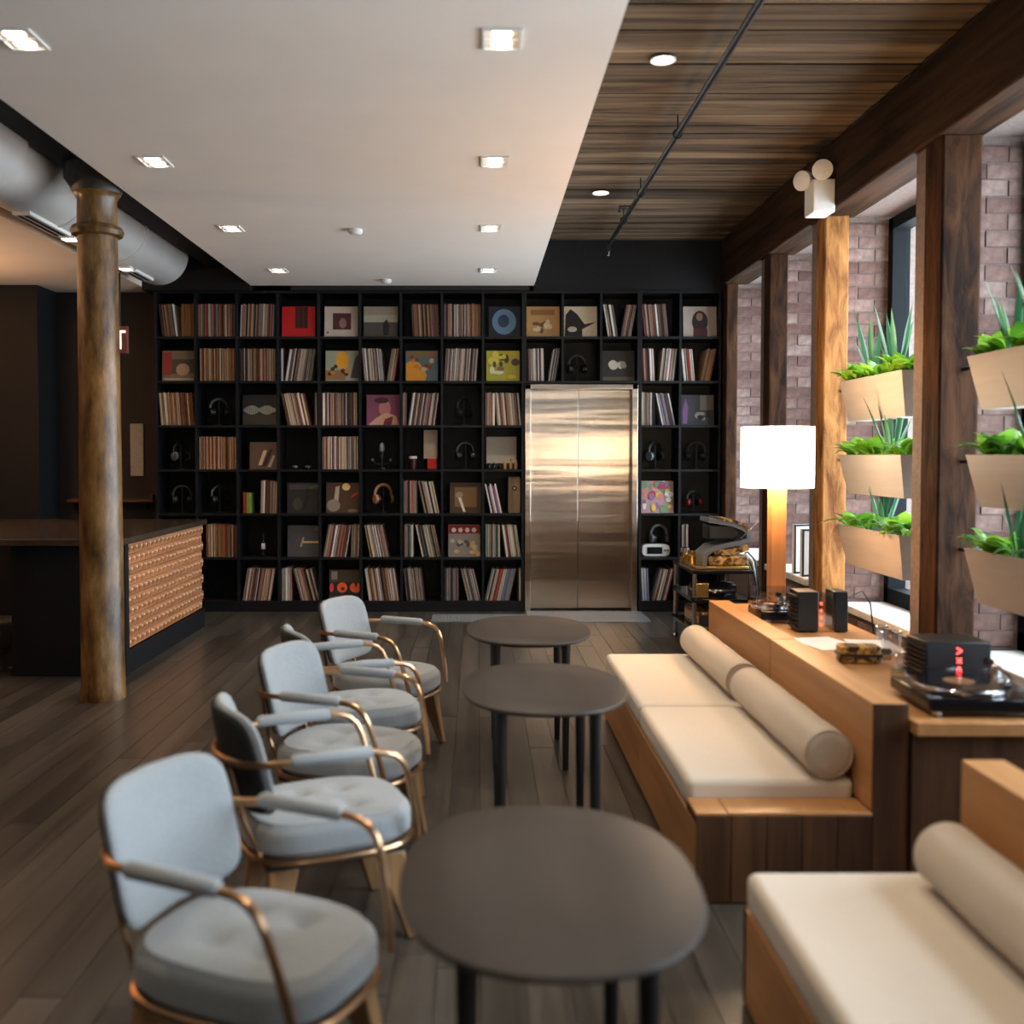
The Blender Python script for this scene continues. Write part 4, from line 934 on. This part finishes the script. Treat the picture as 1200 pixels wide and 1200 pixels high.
# ================================================================== SOFAS
def make_sofa():
    L = 2.35                                   # origin: near end, floor, under the middle
    t = thing('wooden_sofa', 'sofa', 'sofa', (0, 0, 0), 0, 'oak framed sofas along the windows')
    xf, xb, xe = -0.35, 0.235, 0.35            # seat front, backrest front, backrest rear
    for (a, b) in ((0.0, 1.165), (1.172, L)):
        bx(xf, xf + 0.03, max(a, 0.004), b, 0.012, 0.268).build('front_board', M['oak'], t, bevel=0.003)
        bx(xb, xe, max(a, 0.014), b, 0.31 if a == 0 else 0.012, 0.668).build('back_board', M['oak'], t, bevel=0.003)
    bx(xf + 0.03, xb, 0.15, L - 0.005, 0.21, 0.268).build('seat_platform', M['oak'], t)
    bx(xf + 0.04, xe - 0.02, 0.05, L - 0.03, 0.0, 0.20).build('plinth', M['tableleg'], t)
    # near end: end boards with shade painted on their fronts, lit tops as separate slabs
    n = 5; wd = (xb - xf) / n
    for k in range(n):
        bx(xf + k * wd + 0.0015, xf + (k + 1) * wd - 0.0015, 0.0, 0.15, 0.004, 0.294).build('end_board', M['brown_shaded'], t, bevel=0.003)
    for (a, b) in ((xf, xf + 0.105), (xf + 0.107, xb - 0.001)):
        bx(a, b, 0.0, 0.151, 0.295, 0.307).build('lit_end_top', M['oak'], t, bevel=0.003)
    bx(xb, xe, 0.014, 0.15, 0.004, 0.309).build('end_post', M['oak_shaded'], t, bevel=0.003)
    bx(xb, xe, 0.0, 0.0135, 0.004, 0.668).build('shaded_end_cap', M['brown_shaded'], t, bevel=0.002)
    bx(xf, xe, L - 0.03, L - 0.001, 0.004, 0.268).build('end_panel', M['oak'], t, bevel=0.003)
    for (a, b) in ((0.155, 1.163), (1.171, L - 0.01)):
        g = MB().box(xf + 0.002, xb - 0.003, a, b, 0.270, 0.370)
        c = g.build('seat_cushion', M['linen'], t, bevel=0.026, bseg=4)
        pts = [(xf + 0.006, a + 0.03, 0.283), (xf + 0.006, b - 0.03, 0.283)]
        MB().tube(pts, 0.003, 6).build('piping', M['bolster'], c)
    return t
M['oak_shaded'] = wood('shaded_oak_end', (0.12, 0.052, 0.020), (0.29, 0.14, 0.056), 'z', 7, 0.5, 0.2, 0.12)  # oak darkened to paint in the shade of the sofa end
sf = make_sofa(); sf.location = (1.07, 3.25, 0); sf['label'] = 'oak sofa with cream seat cushions standing before the long console'
s2 = copy_tree(sf); s2.location = (1.07, 0.31, 0); s2['label'] = 'second oak sofa in line, beyond the open console end'
def make_bolster():
    t = thing('bolster_cushion', 'bolster', 'cushion', (0, 0, 0), 0, 'bolster cushions on the oak sofas')
    r = 0.085; Lb = 1.03; q = Matrix.Rotation(R(-90), 4, 'X')
    prof = [(0.05, -0.002), (r - 0.014, 0.001), (r - 0.003, 0.008), (r, 0.022)] + [(r * (1 + 0.02 * math.sin(k * 1.9)), 0.022 + k * (Lb - 0.044) / 10) for k in range(1, 10)] + [(r, Lb - 0.022), (r - 0.003, Lb - 0.008), (r - 0.014, Lb - 0.001), (0.05, Lb + 0.002)]
    MB().lathe(prof, 36, mx=Matrix.Translation((0, 0, r)) @ q).build('body', M['bolster'], t, smooth=60)
    for yy in (0.006, Lb - 0.006):
        MB().tube(arc((0, yy, r), r - 0.004, 0, 2 * PI * 35 / 36, 35, 'xz'), 0.004, 6, closed=True).build('piping', M['bolster'], t)
    return t
b0 = make_bolster()
for i, (yy, a, lab) in enumerate([(3.40, 0.0, 'long oatmeal bolster on sofa seat at the open console end'), (4.50, 0.0, 'long oatmeal bolster on sofa seat at the elevator end'), (1.52, 0.0, 'oatmeal bolster lying on the second sofa, end toward the first sofa'), (0.44, 0, 'oatmeal bolster on the second sofa, far from the first sofa')]):
    o = b0 if i == 0 else copy_tree(b0)
    o.location = (1.212, yy, 0.3715); o.rotation_euler = (0, 0, R(a)); o['label'] = lab

# ================================================================== CONSOLE AND ITEMS
t = thing('console_table', 'long low oak console behind the sofa holding audio gear', 'console', (1.665, 4.5, 0))
W_ = dict(parent=t, world=True)
bx(1.425, 1.92, 3.20, 5.80, 0.575, 0.62).build('top', M['oak'], bevel=0.004, **W_)
bx(1.43, 1.90, 3.24, 3.28, 0.0, 0.573).build('end_panel', M['brown_shaded'], **W_)
bx(1.43, 1.90, 5.72, 5.76, 0.0, 0.573).build('end_panel', M['brown_shaded'], **W_)
bx(1.87, 1.89, 3.28, 5.72, 0.05, 0.573).build('back_board', M['brown_shaded'], **W_)
bx(1.44, 1.87, 3.28, 5.72, 0.25, 0.28).build('inner_shelf', M['brown_shaded'], **W_)
CZ = 0.621

def turntable(label, loc, rot, w_, d_, lid_open, grp=None):
    t = thing('turntable', label, 'turntable', loc, R(rot))
    bx(-w_ / 2, w_ / 2, -d_ / 2, d_ / 2, 0.018, 0.062).build('plinth', M['blackgloss'], t, bevel=0.006)
    for sx in (-1, 1):
        for sy in (-1, 1): MB().lathe([(0.018, 0), (0.02, 0.019)], 14, (sx * (w_ / 2 - 0.04), sy * (d_ / 2 - 0.04), 0)).build('foot', M['chrome'], t)
    rr = min(w_, d_) * 0.42
    MB().lathe([(rr, 0.064), (rr + 0.004, 0.068), (rr + 0.004, 0.078), (rr, 0.082)], 44, (-0.03, 0, 0)).build('platter', M['chrome'], t)
    rec = MB().lathe([(rr - 0.003, 0.0825), (rr - 0.003, 0.085), (rr * 0.36, 0.0852)], 44, (-0.03, 0, 0)).build('vinyl_record', M['blackgloss'], t)
    MB().lathe([(rr * 0.34, 0.0853), (rr * 0.34, 0.0862)], 30, (-0.03, 0, 0)).build('centre_label', M['tan'], rec)
    MB().cyl((-0.03, 0, 0.085), (-0.03, 0, 0.10), 0.004, n=8).build('spindle', M['chrome'], t)
    ax, ay = w_ / 2 - 0.05, d_ / 2 - 0.06
    MB().lathe([(0.028, 0.062), (0.028, 0.08), (0.018, 0.085), (0.016, 0.115)], 18, (ax, ay, 0)).build('arm_base', M['chrome'], t)
    ta = MB().tube([(ax, ay + 0.05, 0.115), (ax, ay, 0.115), (ax - 0.02, ay - d_ * 0.45, 0.105), (ax - 0.07, ay - d_ * 0.60, 0.096)], 0.005, 8).build('tonearm', M['chrome'], t)
    MB().cyl((ax, ay + 0.04, 0.115), (ax, ay + 0.07, 0.115), 0.014, n=14).build('counterweight', M['darkmetal'], ta)
    bx(ax - 0.085, ax - 0.062, ay - d_ * 0.60 - 0.03, ay - d_ * 0.60 + 0.005, 0.088, 0.098).build('headshell', M['darkmetal'], ta)
    th = 0.004; h0, h1 = 0.064, 0.064 + lid_open
    lid = MB().box(-w_ / 2, w_ / 2, -d_ / 2, d_ / 2, h1 - th, h1)
    lid.box(-w_ / 2, -w_ / 2 + th, -d_ / 2, d_ / 2, h0, h1 - th).box(w_ / 2 - th, w_ / 2, -d_ / 2, d_ / 2, h0, h1 - th)
    lid.box(-w_ / 2 + th, w_ / 2 - th, -d_ / 2, -d_ / 2 + th, h0, h1 - th).box(-w_ / 2 + th, w_ / 2 - th, d_ / 2 - th, d_ / 2, h0, h1 - th)
    lid.build('dust_cover', M['acrylic'], t, smooth=0)
    return t
turntable('glossy black turntable with clear cover at the open console end', (1.70, 3.43, CZ), -3, 0.40, 0.36, 0.03)
turntable('small turntable under tall clear dust cover beside the lamp', (1.565, 5.22, CZ), 0, 0.215, 0.26, 0.10)

def amp(label, x0, x1, y0, y1, h, glyphs=None, fins=True):
    t = thing('amplifier', label, 'amplifier', ((x0 + x1) / 2, (y0 + y1) / 2, CZ))
    a, b = (x1 - x0) / 2, (y1 - y0) / 2
    bx(-a, a, -b, b, 0.004, h).build('case', M['blackplastic'], t, bevel=0.004)
    if fins:
        for k in range(8):
            z = 0.02 + k * (h - 0.03) / 8
            bx(-a - 0.012, -a, -b + 0.005, b - 0.005, z, z + (h - 0.03) / 16).build('cooling_fin', M['darkmetal'], t, smooth=0)
    for sx in (-1, 1): bx(sx * (a - 0.02) - 0.012, sx * (a - 0.02) + 0.012, -b + 0.01, b - 0.01, 0.0, 0.004).build('foot', M['rubber'], t, smooth=0)
    if glyphs:
        yf = -b - 0.002
        def stroke(p0, p1, parent, zc):
            p0 = Vector((p0[0], yf, p0[1] + zc)); p1 = Vector((p1[0], yf, p1[1] + zc))
            return MB().cyl(p0, p1, 0.0028, n=6)
        shapes = [[(-0.009, 0.011, 0.009, 0), (0.009, 0, -0.009, -0.011)], [(-0.008, -0.009, 0.008, 0.009), (-0.008, 0.009, 0.008, -0.009)],
                  [(-0.009, -0.011, 0, 0.012), (0, 0.012, 0.009, -0.011), (-0.006, -0.002, 0.006, -0.002)], [(-0.007, 0.011, 0.007, 0.011), (-0.007, -0.011, 0.007, -0.011), (-0.007, 0, 0.007, 0), (-0.007, -0.011, -0.007, 0.011), (0.007, -0.011, 0.007, 0.011)]]
        for k, shp in enumerate(shapes):
            g = MB(); zc = h - 0.032 - k * 0.036
            for (u0, v0, u1, v1) in shp: g.cyl((u0, yf, v0 + zc), (u1, yf, v1 + zc), 0.0028, n=6)
            g.build('red_character', M['redled'], t, smooth=0)
    return t
amp('black amplifier showing a column of red lit characters', 1.67, 1.91, 3.68, 3.86, 0.172, True)
amp('black finned amplifier block facing a red-dotted clear plate', 1.565, 1.665, 4.84, 4.98, 0.20)
amp('slim black amplifier block on window side of red-dotted plate', 1.745, 1.81, 4.84, 4.98, 0.20, fins=False)
t = thing('acrylic_plate', 'upright smoky clear plate with red dots between black amplifiers', 'plate', (1.704, 4.86, CZ))
bx(-0.033, 0.033, -0.006, 0.006, 0.0, 0.195).build('plate', glassmat('smoky_acrylic', (0.72, 0.66, 0.6), 0.22, 0.08), t)
for k in range(4): bx(-0.026, -0.018, -0.009, -0.006, 0.03 + 0.035 * k, 0.042 + 0.035 * k).build('red_dot', M['redled'], t, smooth=0)
# papers
for (xx, yy, a, s_, lab) in ((1.60, 4.56, 12, 0.21, 'white sheet lying on console beside the black amplifier blocks'), (1.80, 4.50, -8, 0.20, 'white sheet on console nearest the window sill')):
    o = MB().box(-s_ / 2, s_ / 2, -0.148, 0.148, 0, 0.002).build('paper_sheet', M['paper'], recenter=False, smooth=0)
    o.location = (xx, yy, CZ); o.rotation_euler = (0, 0, R(a)); tag(o, lab, 'paper')
t = thing('wood_device', 'small striped yellow and black wooden device with lens end', 'device', (1.60, 4.16, CZ), R(-6))
MB().prism(superell(0.085, 0.05, 5, 32), 0, 0.07).build('body', M['zebra'], t, bevel=0.006)
bx(-0.086, 0.086, -0.051, 0.051, 0.028, 0.040).build('dark_band', M['blackplastic'], t, bevel=0.002)
MB().cyl((0.084, -0.01, 0.036), (0.125, -0.015, 0.036), 0.026, n=20).build('lens_barrel', M['chrome'], t)
MB().cyl((0.125, -0.015, 0.036), (0.128, -0.0155, 0.036), 0.020, n=20).build('lens', M['blackgloss'], t)
def tumbler(loc, r, h, lab):
    t = thing('drinking_glass', lab, 'glass', loc)
    MB().lathe([(r * 0.86, 0), (r * 0.9, 0.004), (r, h), (r - 0.003, h), (r * 0.86, 0.010), (0.002, 0.010)], 24).build('wall', M['acrylic'], t, smooth=50)
    MB().lathe([(r * 0.84, 0.0105), (r * 0.86, 0.0125)], 24).build('base', M['acrylic'], t)
    MB().tube(arc((0, 0, h), r - 0.0015, 0, 2 * PI * 23 / 24, 23, 'xy'), 0.002, 6, closed=True).build('rim', M['chrome'], t)
tumbler((1.80, 4.31, CZ), 0.045, 0.10, 'wide clear glass on console beside the striped device')
tumbler((1.885, 4.62, CZ), 0.03, 0.07, 'small clear glass at the console edge toward the sill')
tumbler((1.73, 4.02, CZ), 0.032, 0.055, 'low clear glass between striped device and red-lit amplifier')
o = MB().tube([(1.84, 4.92, CZ + 0.16), (1.92, 4.95, CZ + 0.19), (1.98, 5.0, CZ + 0.12), (2.02, 5.05, CZ - 0.05), (2.05, 5.1, CZ - 0.3), (2.06, 5.2, 0.006)], 0.004, 6).build('power_cable', M['rubber'])
tag(o, 'thin black cable looping off the console toward the sill', 'cable')

# table lamp
t = thing('table_lamp', 'table lamp with white drum shade on square wooden post', 'lamp', (1.69, 5.62, CZ))
bx(-0.085, 0.085, -0.085, 0.085, 0, 0.02).build('base', M['oakz'], t, bevel=0.003)
bx(-0.042, 0.042, -0.042, 0.042, 0.02, 0.72).build('post', M['oakz'], t, bevel=0.003)
g = MB(); n = 48; vs = []; fs = []
for (r, z) in ((0.20, 0.685), (0.20, 1.025), (0.197, 1.025), (0.197, 0.685)):
    for k in range(n): vs.append((r * math.cos(2 * PI * k / n), r * math.sin(2 * PI * k / n), z))
for j in range(4):
    for k in range(n):
        k2 = (k + 1) % n; j2 = (j + 1) % 4; fs.append((j * n + k, j * n + k2, j2 * n + k2, j2 * n + k))
g.add(vs, fs).build('shade', M['shade'], t)
MB().tube([(0.197, 0, 0.98), (0, 0, 0.98), (-0.197, 0, 0.98)], 0.003, 6).build('spider', M['chrome'], t)
MB().lathe([(0.02, 0.72), (0.02, 0.78), (0.035, 0.82), (0.03, 0.86), (0.005, 0.875)], 16).build('bulb', emat('bulb_glass', (1, 0.8, 0.55), 10), t)
for zz, pw in ((0.90, 26),):
    l = bpy.data.lights.new('lamp_glow', 'POINT'); l.energy = pw; l.color = (1.0, 0.66, 0.34); l.shadow_soft_size = 0.21
    o = bpy.data.objects.new('lamp_glow', l); C.objects.link(o); o.location = (1.69, 5.62, CZ + zz)

# framed things on the sill between the posts
for k, (yy, hh, lab) in enumerate(((7.30, 0.36, 'pale thin framed board leaning in the window niche'), (7.12, 0.34, 'second framed board on sill, in front of the pale one'))):
    t = thing('framed_board', lab, 'frame', (2.40, yy, SILL + 0.001), R(20))
    bx(-0.10, 0.10, -0.012, 0.012, 0, hh).build('board', M['paper'] if k == 0 else M['white'], t)
    for (a, b, c_, d) in ((-0.10, 0.10, 0, 0.014), (-0.10, 0.10, hh - 0.014, hh), (-0.10, -0.086, 0.014, hh - 0.014), (0.086, 0.10, 0.014, hh - 0.014)):
        bx(a, b, -0.018, -0.012, c_, d).build('frame_strip', M['darkmetal'], t, smooth=0)

# ================================================================== EQUIPMENT RACK
RX0, RX1, RY0, RY1 = 1.60, 2.06, 7.40, 8.15
t = thing('equipment_rack', 'black audio rack on silver posts before the record shelf', 'rack', ((RX0 + RX1) / 2, (RY0 + RY1) / 2, 0))
a, b = (RX1 - RX0) / 2, (RY1 - RY0) / 2
for sx in (-1, 1):
    for sy in (-1, 1):
        p = MB().cyl((sx * (a - 0.02), sy * (b - 0.02), 0.03), (sx * (a - 0.02), sy * (b - 0.02), 0.60), 0.017, n=16).build('post', M['chrome'], t)
        for z in (0.16, 0.395): MB().lathe([(0.026, 0), (0.026, 0.03)], 16, (sx * (a - 0.02), sy * (b - 0.02), z)).build('clamp', M['darkmetal'], p)
        MB().lathe([(0.008, 0), (0.03, 0.012), (0.024, 0.03)], 16, (sx * (a - 0.02), sy * (b - 0.02), 0)).build('spike_foot', M['chrome'], t)
for z in (0.15, 0.385, 0.60):
    bx(-a, a, -b, b, z, z + 0.028).build('shelf', M['blackgloss'], t, bevel=0.005)
RZ = 0.629
cx, cy = (RX0 + RX1) / 2, 7.72
# sculptural turntable: grey swoosh, striped wood
t = thing('sculptural_turntable', 'large grey and striped wood turntable on top of the rack', 'turntable', (cx + 0.02, cy - 0.05, RZ))
bx(-0.21, 0.19, -0.20, 0.24, 0.0, 0.022).build('base_plate', M['brass'], t, bevel=0.004)
def ribbon(pts, y0, y1, th):
    g = MB(); n = len(pts); up = []; dn = []
    for i in range(n):
        p = Vector((pts[max(i - 1, 0)][0], pts[max(i - 1, 0)][1])); q_ = Vector((pts[min(i + 1, n - 1)][0], pts[min(i + 1, n - 1)][1]))
        d = (q_ - p).normalized(); nn = Vector((-d.y, d.x)) * th / 2
        up.append((pts[i][0] + nn.x, pts[i][1] + nn.y)); dn.append((pts[i][0] - nn.x, pts[i][1] - nn.y))
    ring = up + dn[::-1]; m = len(ring)
    vs = [(u, y0, v) for u, v in ring] + [(u, y1, v) for u, v in ring]
    fs = [(i, i + 1, m - 2 - i, m - 1 - i) for i in range(n - 1)] + [(m + i, m + m - 1 - i, m + m - 2 - i, m + i + 1) for i in range(n - 1)]
    fs += [(i, m + i, m + (i + 1) % m, (i + 1) % m) for i in range(m)]
    return g.add(vs, fs)
ribbon([(-0.13, 0.022), (-0.12, 0.10), (-0.06, 0.15), (0.05, 0.175), (0.15, 0.195), (0.20, 0.215), (0.205, 0.26), (0.17, 0.30), (0.08, 0.335), (-0.10, 0.365)], -0.14, 0.16, 0.035).build('swoosh_body', M['greyplastic'], t, fix=True, smooth=60)
bx(-0.10, 0.20, -0.17, 0.19, 0.024, 0.095).build('lower_wood_block', M['zebra'], t, bevel=0.016)
ribbon([(-0.06, 0.115), (0.04, 0.125), (0.14, 0.14), (0.195, 0.16)], -0.165, 0.18, 0.04).build('wood_wave', M['zebra'], t, fix=True, smooth=60)
ribbon([(-0.03, 0.375), (0.08, 0.362), (0.16, 0.335), (0.205, 0.29)], -0.145, 0.165, 0.02).build('upper_wood_strip', M['zebra'], t, fix=True, smooth=60)
bx(-0.09, 0.12, -0.10, 0.12, 0.215, 0.325).build('dark_core', M['blackplastic'], t, bevel=0.01)
MB().lathe([(0.05, 0.022), (0.05, 0.07), (0.03, 0.08), (0.03, 0.11)], 24, (-0.20 + 0.03, 0.14, 0)).build('motor', M['brass'], t)
MB().cyl((0.12, -0.17, 0.215), (0.26, -0.20, 0.36), 0.004, n=8).build('antenna_arm', M['chrome'], t)
t = thing('stylus_gauge', 'small silver and brass cylinder on the rack edge', 'gauge', (RX0 + 0.06, 7.98, RZ))
MB().lathe([(0.04, 0), (0.04, 0.04), (0.02, 0.045), (0.02, 0.08)], 20).build('base', M['brass'], t)
MB().lathe([(0.035, 0.08), (0.035, 0.115), (0.01, 0.12)], 20).build('cap', M['chrome'], t)
for k, (zz, lab) in enumerate(((0.414, 'black disc-shaped audio unit on middle rack shelf'), (0.179, 'brown wooden audio unit on the lowest rack shelf'))):
    t = thing('audio_unit', lab, 'audio unit', (cx, cy, zz))
    if k == 0:
        MB().lathe([(0.17, 0.0), (0.18, 0.02), (0.18, 0.07), (0.15, 0.09), (0.05, 0.095)], 40).build('body', M['blackgloss'], t)
        MB().lathe([(0.181, 0.03), (0.183, 0.04), (0.181, 0.05)], 40).build('trim_band', M['chrome'], t)
        bx(-0.20, -0.10, -0.30, -0.20, 0, 0.12).build('power_block', M['brass'], t, bevel=0.01)
    else:
        bx(-0.18, 0.18, -0.28, 0.2, 0.0, 0.13).build('body', M['zebra'], t, bevel=0.01)
        bx(-0.17, 0.17, -0.284, -0.28, 0.02, 0.11).build('front_panel', M['blackplastic'], t)
for k in range(4):
    z = RZ + 0.10 - 0.02 * k
    o = MB().tube([(RX1 - 0.015, 7.60 + 0.05 * k, z + 0.01), (RX1 + 0.0, 7.58 + 0.05 * k, z + 0.02), (RX1 + 0.05, 7.56 + 0.05 * k, z - 0.04), (RX1 + 0.08 + 0.01 * k, 7.55 + 0.05 * k, 0.45), (RX1 + 0.07, 7.6 + 0.05 * k, 0.25), (RX1 + 0.06, 7.65 + 0.05 * k, 0.008)], 0.006, 8).build('audio_cable', [M['rubber'], M['white'], M['rubber'], M['greyplastic']][k])
    tag(o, '%s cable hanging down the window side of the rack' % ['black', 'white', 'black', 'grey'][k], 'cable', 'cables behind the rack')

# ================================================================== PLANTERS
def leaf_mesh(name, m, pts, bend, fold=0.12, segs=6):
    """leaf along +z with half-widths pts, bending towards +x"""
    vs = []; fs = []
    n = len(pts)
    for i, (l, hw) in enumerate(pts):
        a = bend * l * l; x_ = a; z_ = l * (1 - 0.25 * bend * bend * l)
        vs += [(x_ + hw * fold, -hw, z_), (x_, 0, z_), (x_ + hw * fold, hw, z_)]
    for i in range(n - 1):
        o_ = i * 3
        fs += [(o_, o_ + 1, o_ + 4, o_ + 3), (o_ + 1, o_ + 2, o_ + 5, o_ + 4)]
    me = bpy.data.meshes.new(name); me.from_pydata(vs, [], fs); me.materials.append(m)
    me.polygons.foreach_set('use_smooth', [True] * len(me.polygons))
    return me
def lp(L, W, sh=0.4): return [(L * k / 6, W * max(0.03, math.sin(PI * min(1, (k / 6 + 0.06)) ** (0.75 if sh < 0.5 else 1.2)))) for k in range(7)]
LM = {'broad': leaf_mesh('leaf', M['leaf'], lp(0.13, 0.042), 3.2, 0.3), 'broad2': leaf_mesh('leaf', M['leaf'], lp(0.10, 0.036), 5.0, 0.3),
      'blade': leaf_mesh('leaf', M['blade'], lp(0.30, 0.013, 1), 0.35, 0.5), 'blade2': leaf_mesh('leaf', M['blade'], lp(0.20, 0.011, 1), 0.9, 0.5),
      'fern': leaf_mesh('leaf', M['fern'], lp(0.17, 0.014, 1), 3.4, 0.4)}
def plant(loc, kind, n, seed, label, group):
    names = {'broad': 'pothos_plant', 'blade': 'snake_plant', 'fern': 'fern_plant'}
    t = thing(names[kind], label, 'plant', loc, 0, group)
    q_ = random.Random(seed)
    for k in range(n):
        key = kind if kind == 'fern' or q_.random() < 0.6 else kind + '2'
        o = bpy.data.objects.new('leaf', LM[key]); C.objects.link(o); o.parent = t
        az = 2 * PI * k / n + q_.uniform(-0.4, 0.4); tilt = {'broad': q_.uniform(0.05, 0.85), 'blade': q_.uniform(0.03, 0.30), 'fern': q_.uniform(0.15, 0.7)}[kind]
        rr = {'broad': 0.03, 'blade': 0.022, 'fern': 0.02}[kind]
        o.location = (rr * math.cos(az), rr * math.sin(az), q_.uniform(0, 0.015) + (0.035 * q_.random() if kind == 'broad' else 0))
        o.rotation_euler = Euler((0, tilt, az), 'XYZ'); s_ = q_.uniform(1.0, 1.55); o.scale = (s_, s_, s_)
    return t
def planter(y0, y1, yw0, yw1, zr, zh, label, kinds, seed, bayname):
    xo, xi = 2.29, 2.50; zb = zr - zh; tp = 0.045; te = 0.05
    t = thing('planter_box', label, 'planter', ((xo + xi) / 2, (y0 + y1) / 2, zb), 0, 'hanging planters in the window niches')
    th = 0.012
    O = [(xo + tp, y0 + te, zb), (xi - tp, y0 + te, zb), (xi - tp, y1 - te, zb), (xo + tp, y1 - te, zb), (xo, y0, zr), (xi, y0, zr), (xi, y1, zr), (xo, y1, zr)]
    I = [(xo + th, y0 + th, zr), (xi - th, y0 + th, zr), (xi - th, y1 - th, zr), (xo + th, y1 - th, zr)]
    J = [(xo + th + 0.006, y0 + th + 0.006, zr - 0.03), (xi - th - 0.006, y0 + th + 0.006, zr - 0.03), (xi - th - 0.006, y1 - th - 0.006, zr - 0.03), (xo + th + 0.006, y1 - th - 0.006, zr - 0.03)]
    V = O + I + J; F = [(0, 3, 2, 1), (0, 1, 5, 4), (1, 2, 6, 5), (2, 3, 7, 6), (3, 0, 4, 7)]
    for k in range(4):
        k2 = (k + 1) % 4
        F += [(4 + k, 4 + k2, 8 + k2, 8 + k), (8 + k, 8 + k2, 12 + k2, 12 + k)]
    F.append((12, 13, 14, 15))
    MB().add(V, F).build('trough', M['planter'], t, world=True, smooth=0, fix=True)
    bx(xo + 0.022, xi - 0.022, y0 + 0.022, y1 - 0.022, zr - 0.029, zr - 0.018).build('soil', M['soil'], t, world=True, smooth=0)
    q_ = random.Random(seed); n = len(kinds)
    # steel arms to the posts at both ends
    for (ya, yb) in ((yw0, y0 + 0.004), (y1 - 0.004, yw1)):
        MB().cyl((2.42, ya, zr - 0.035), (2.42, yb, zr - 0.035), 0.009, n=10).build('support_arm', M['darkmetal'], t, world=True)
    for k, kd in enumerate(kinds):
        yy = y0 + 0.07 + (y1 - y0 - 0.14) * k / (n - 1)
        nm = {'broad': 'bright broad-leaved plant', 'blade': 'spiky dark snake plant', 'fern': 'feathery green fern'}[kd]
        plant((2.375 + q_.uniform(-0.03, 0.03) , yy, zr - 0.02), kd, {'broad': 16, 'blade': 8, 'fern': 18}[kd], seed * 31 + k, '%s growing in the %s' % (nm, bayname), 'plants in the ' + bayname)
for bn, (y0, y1, yw0, yw1), sd in (('lamp bay', (5.40, 6.33, 5.325, 6.695), 1), ('turntable bay', (3.90, 4.68, 3.845, 5.02), 2)):
    where = 'window bay beside the lamp' if sd == 1 else 'window bay beside the red-lit amplifier'
    planter(y0, y1, yw0, yw1, 1.95, 0.25, 'uppermost tan planter trough in the ' + where, ['broad', 'broad', 'blade', 'broad', 'blade', 'broad', 'broad'][::-1], sd * 10 + 1, 'top trough, ' + where)
    planter(y0, y1, yw0, yw1, 1.49, 0.24, 'middle tan planter trough in the ' + where, ['broad', 'broad', 'blade2'[:5], 'broad', 'fern', 'broad', 'fern'], sd * 10 + 2, 'middle trough, ' + where)
    planter(y0, y1, yw0, yw1, 1.05, 0.25, 'lowest tan planter trough in the ' + where, ['fern', 'broad', 'fern', 'blade', 'fern', 'broad', 'fern'], sd * 10 + 3, 'lowest trough, ' + where)
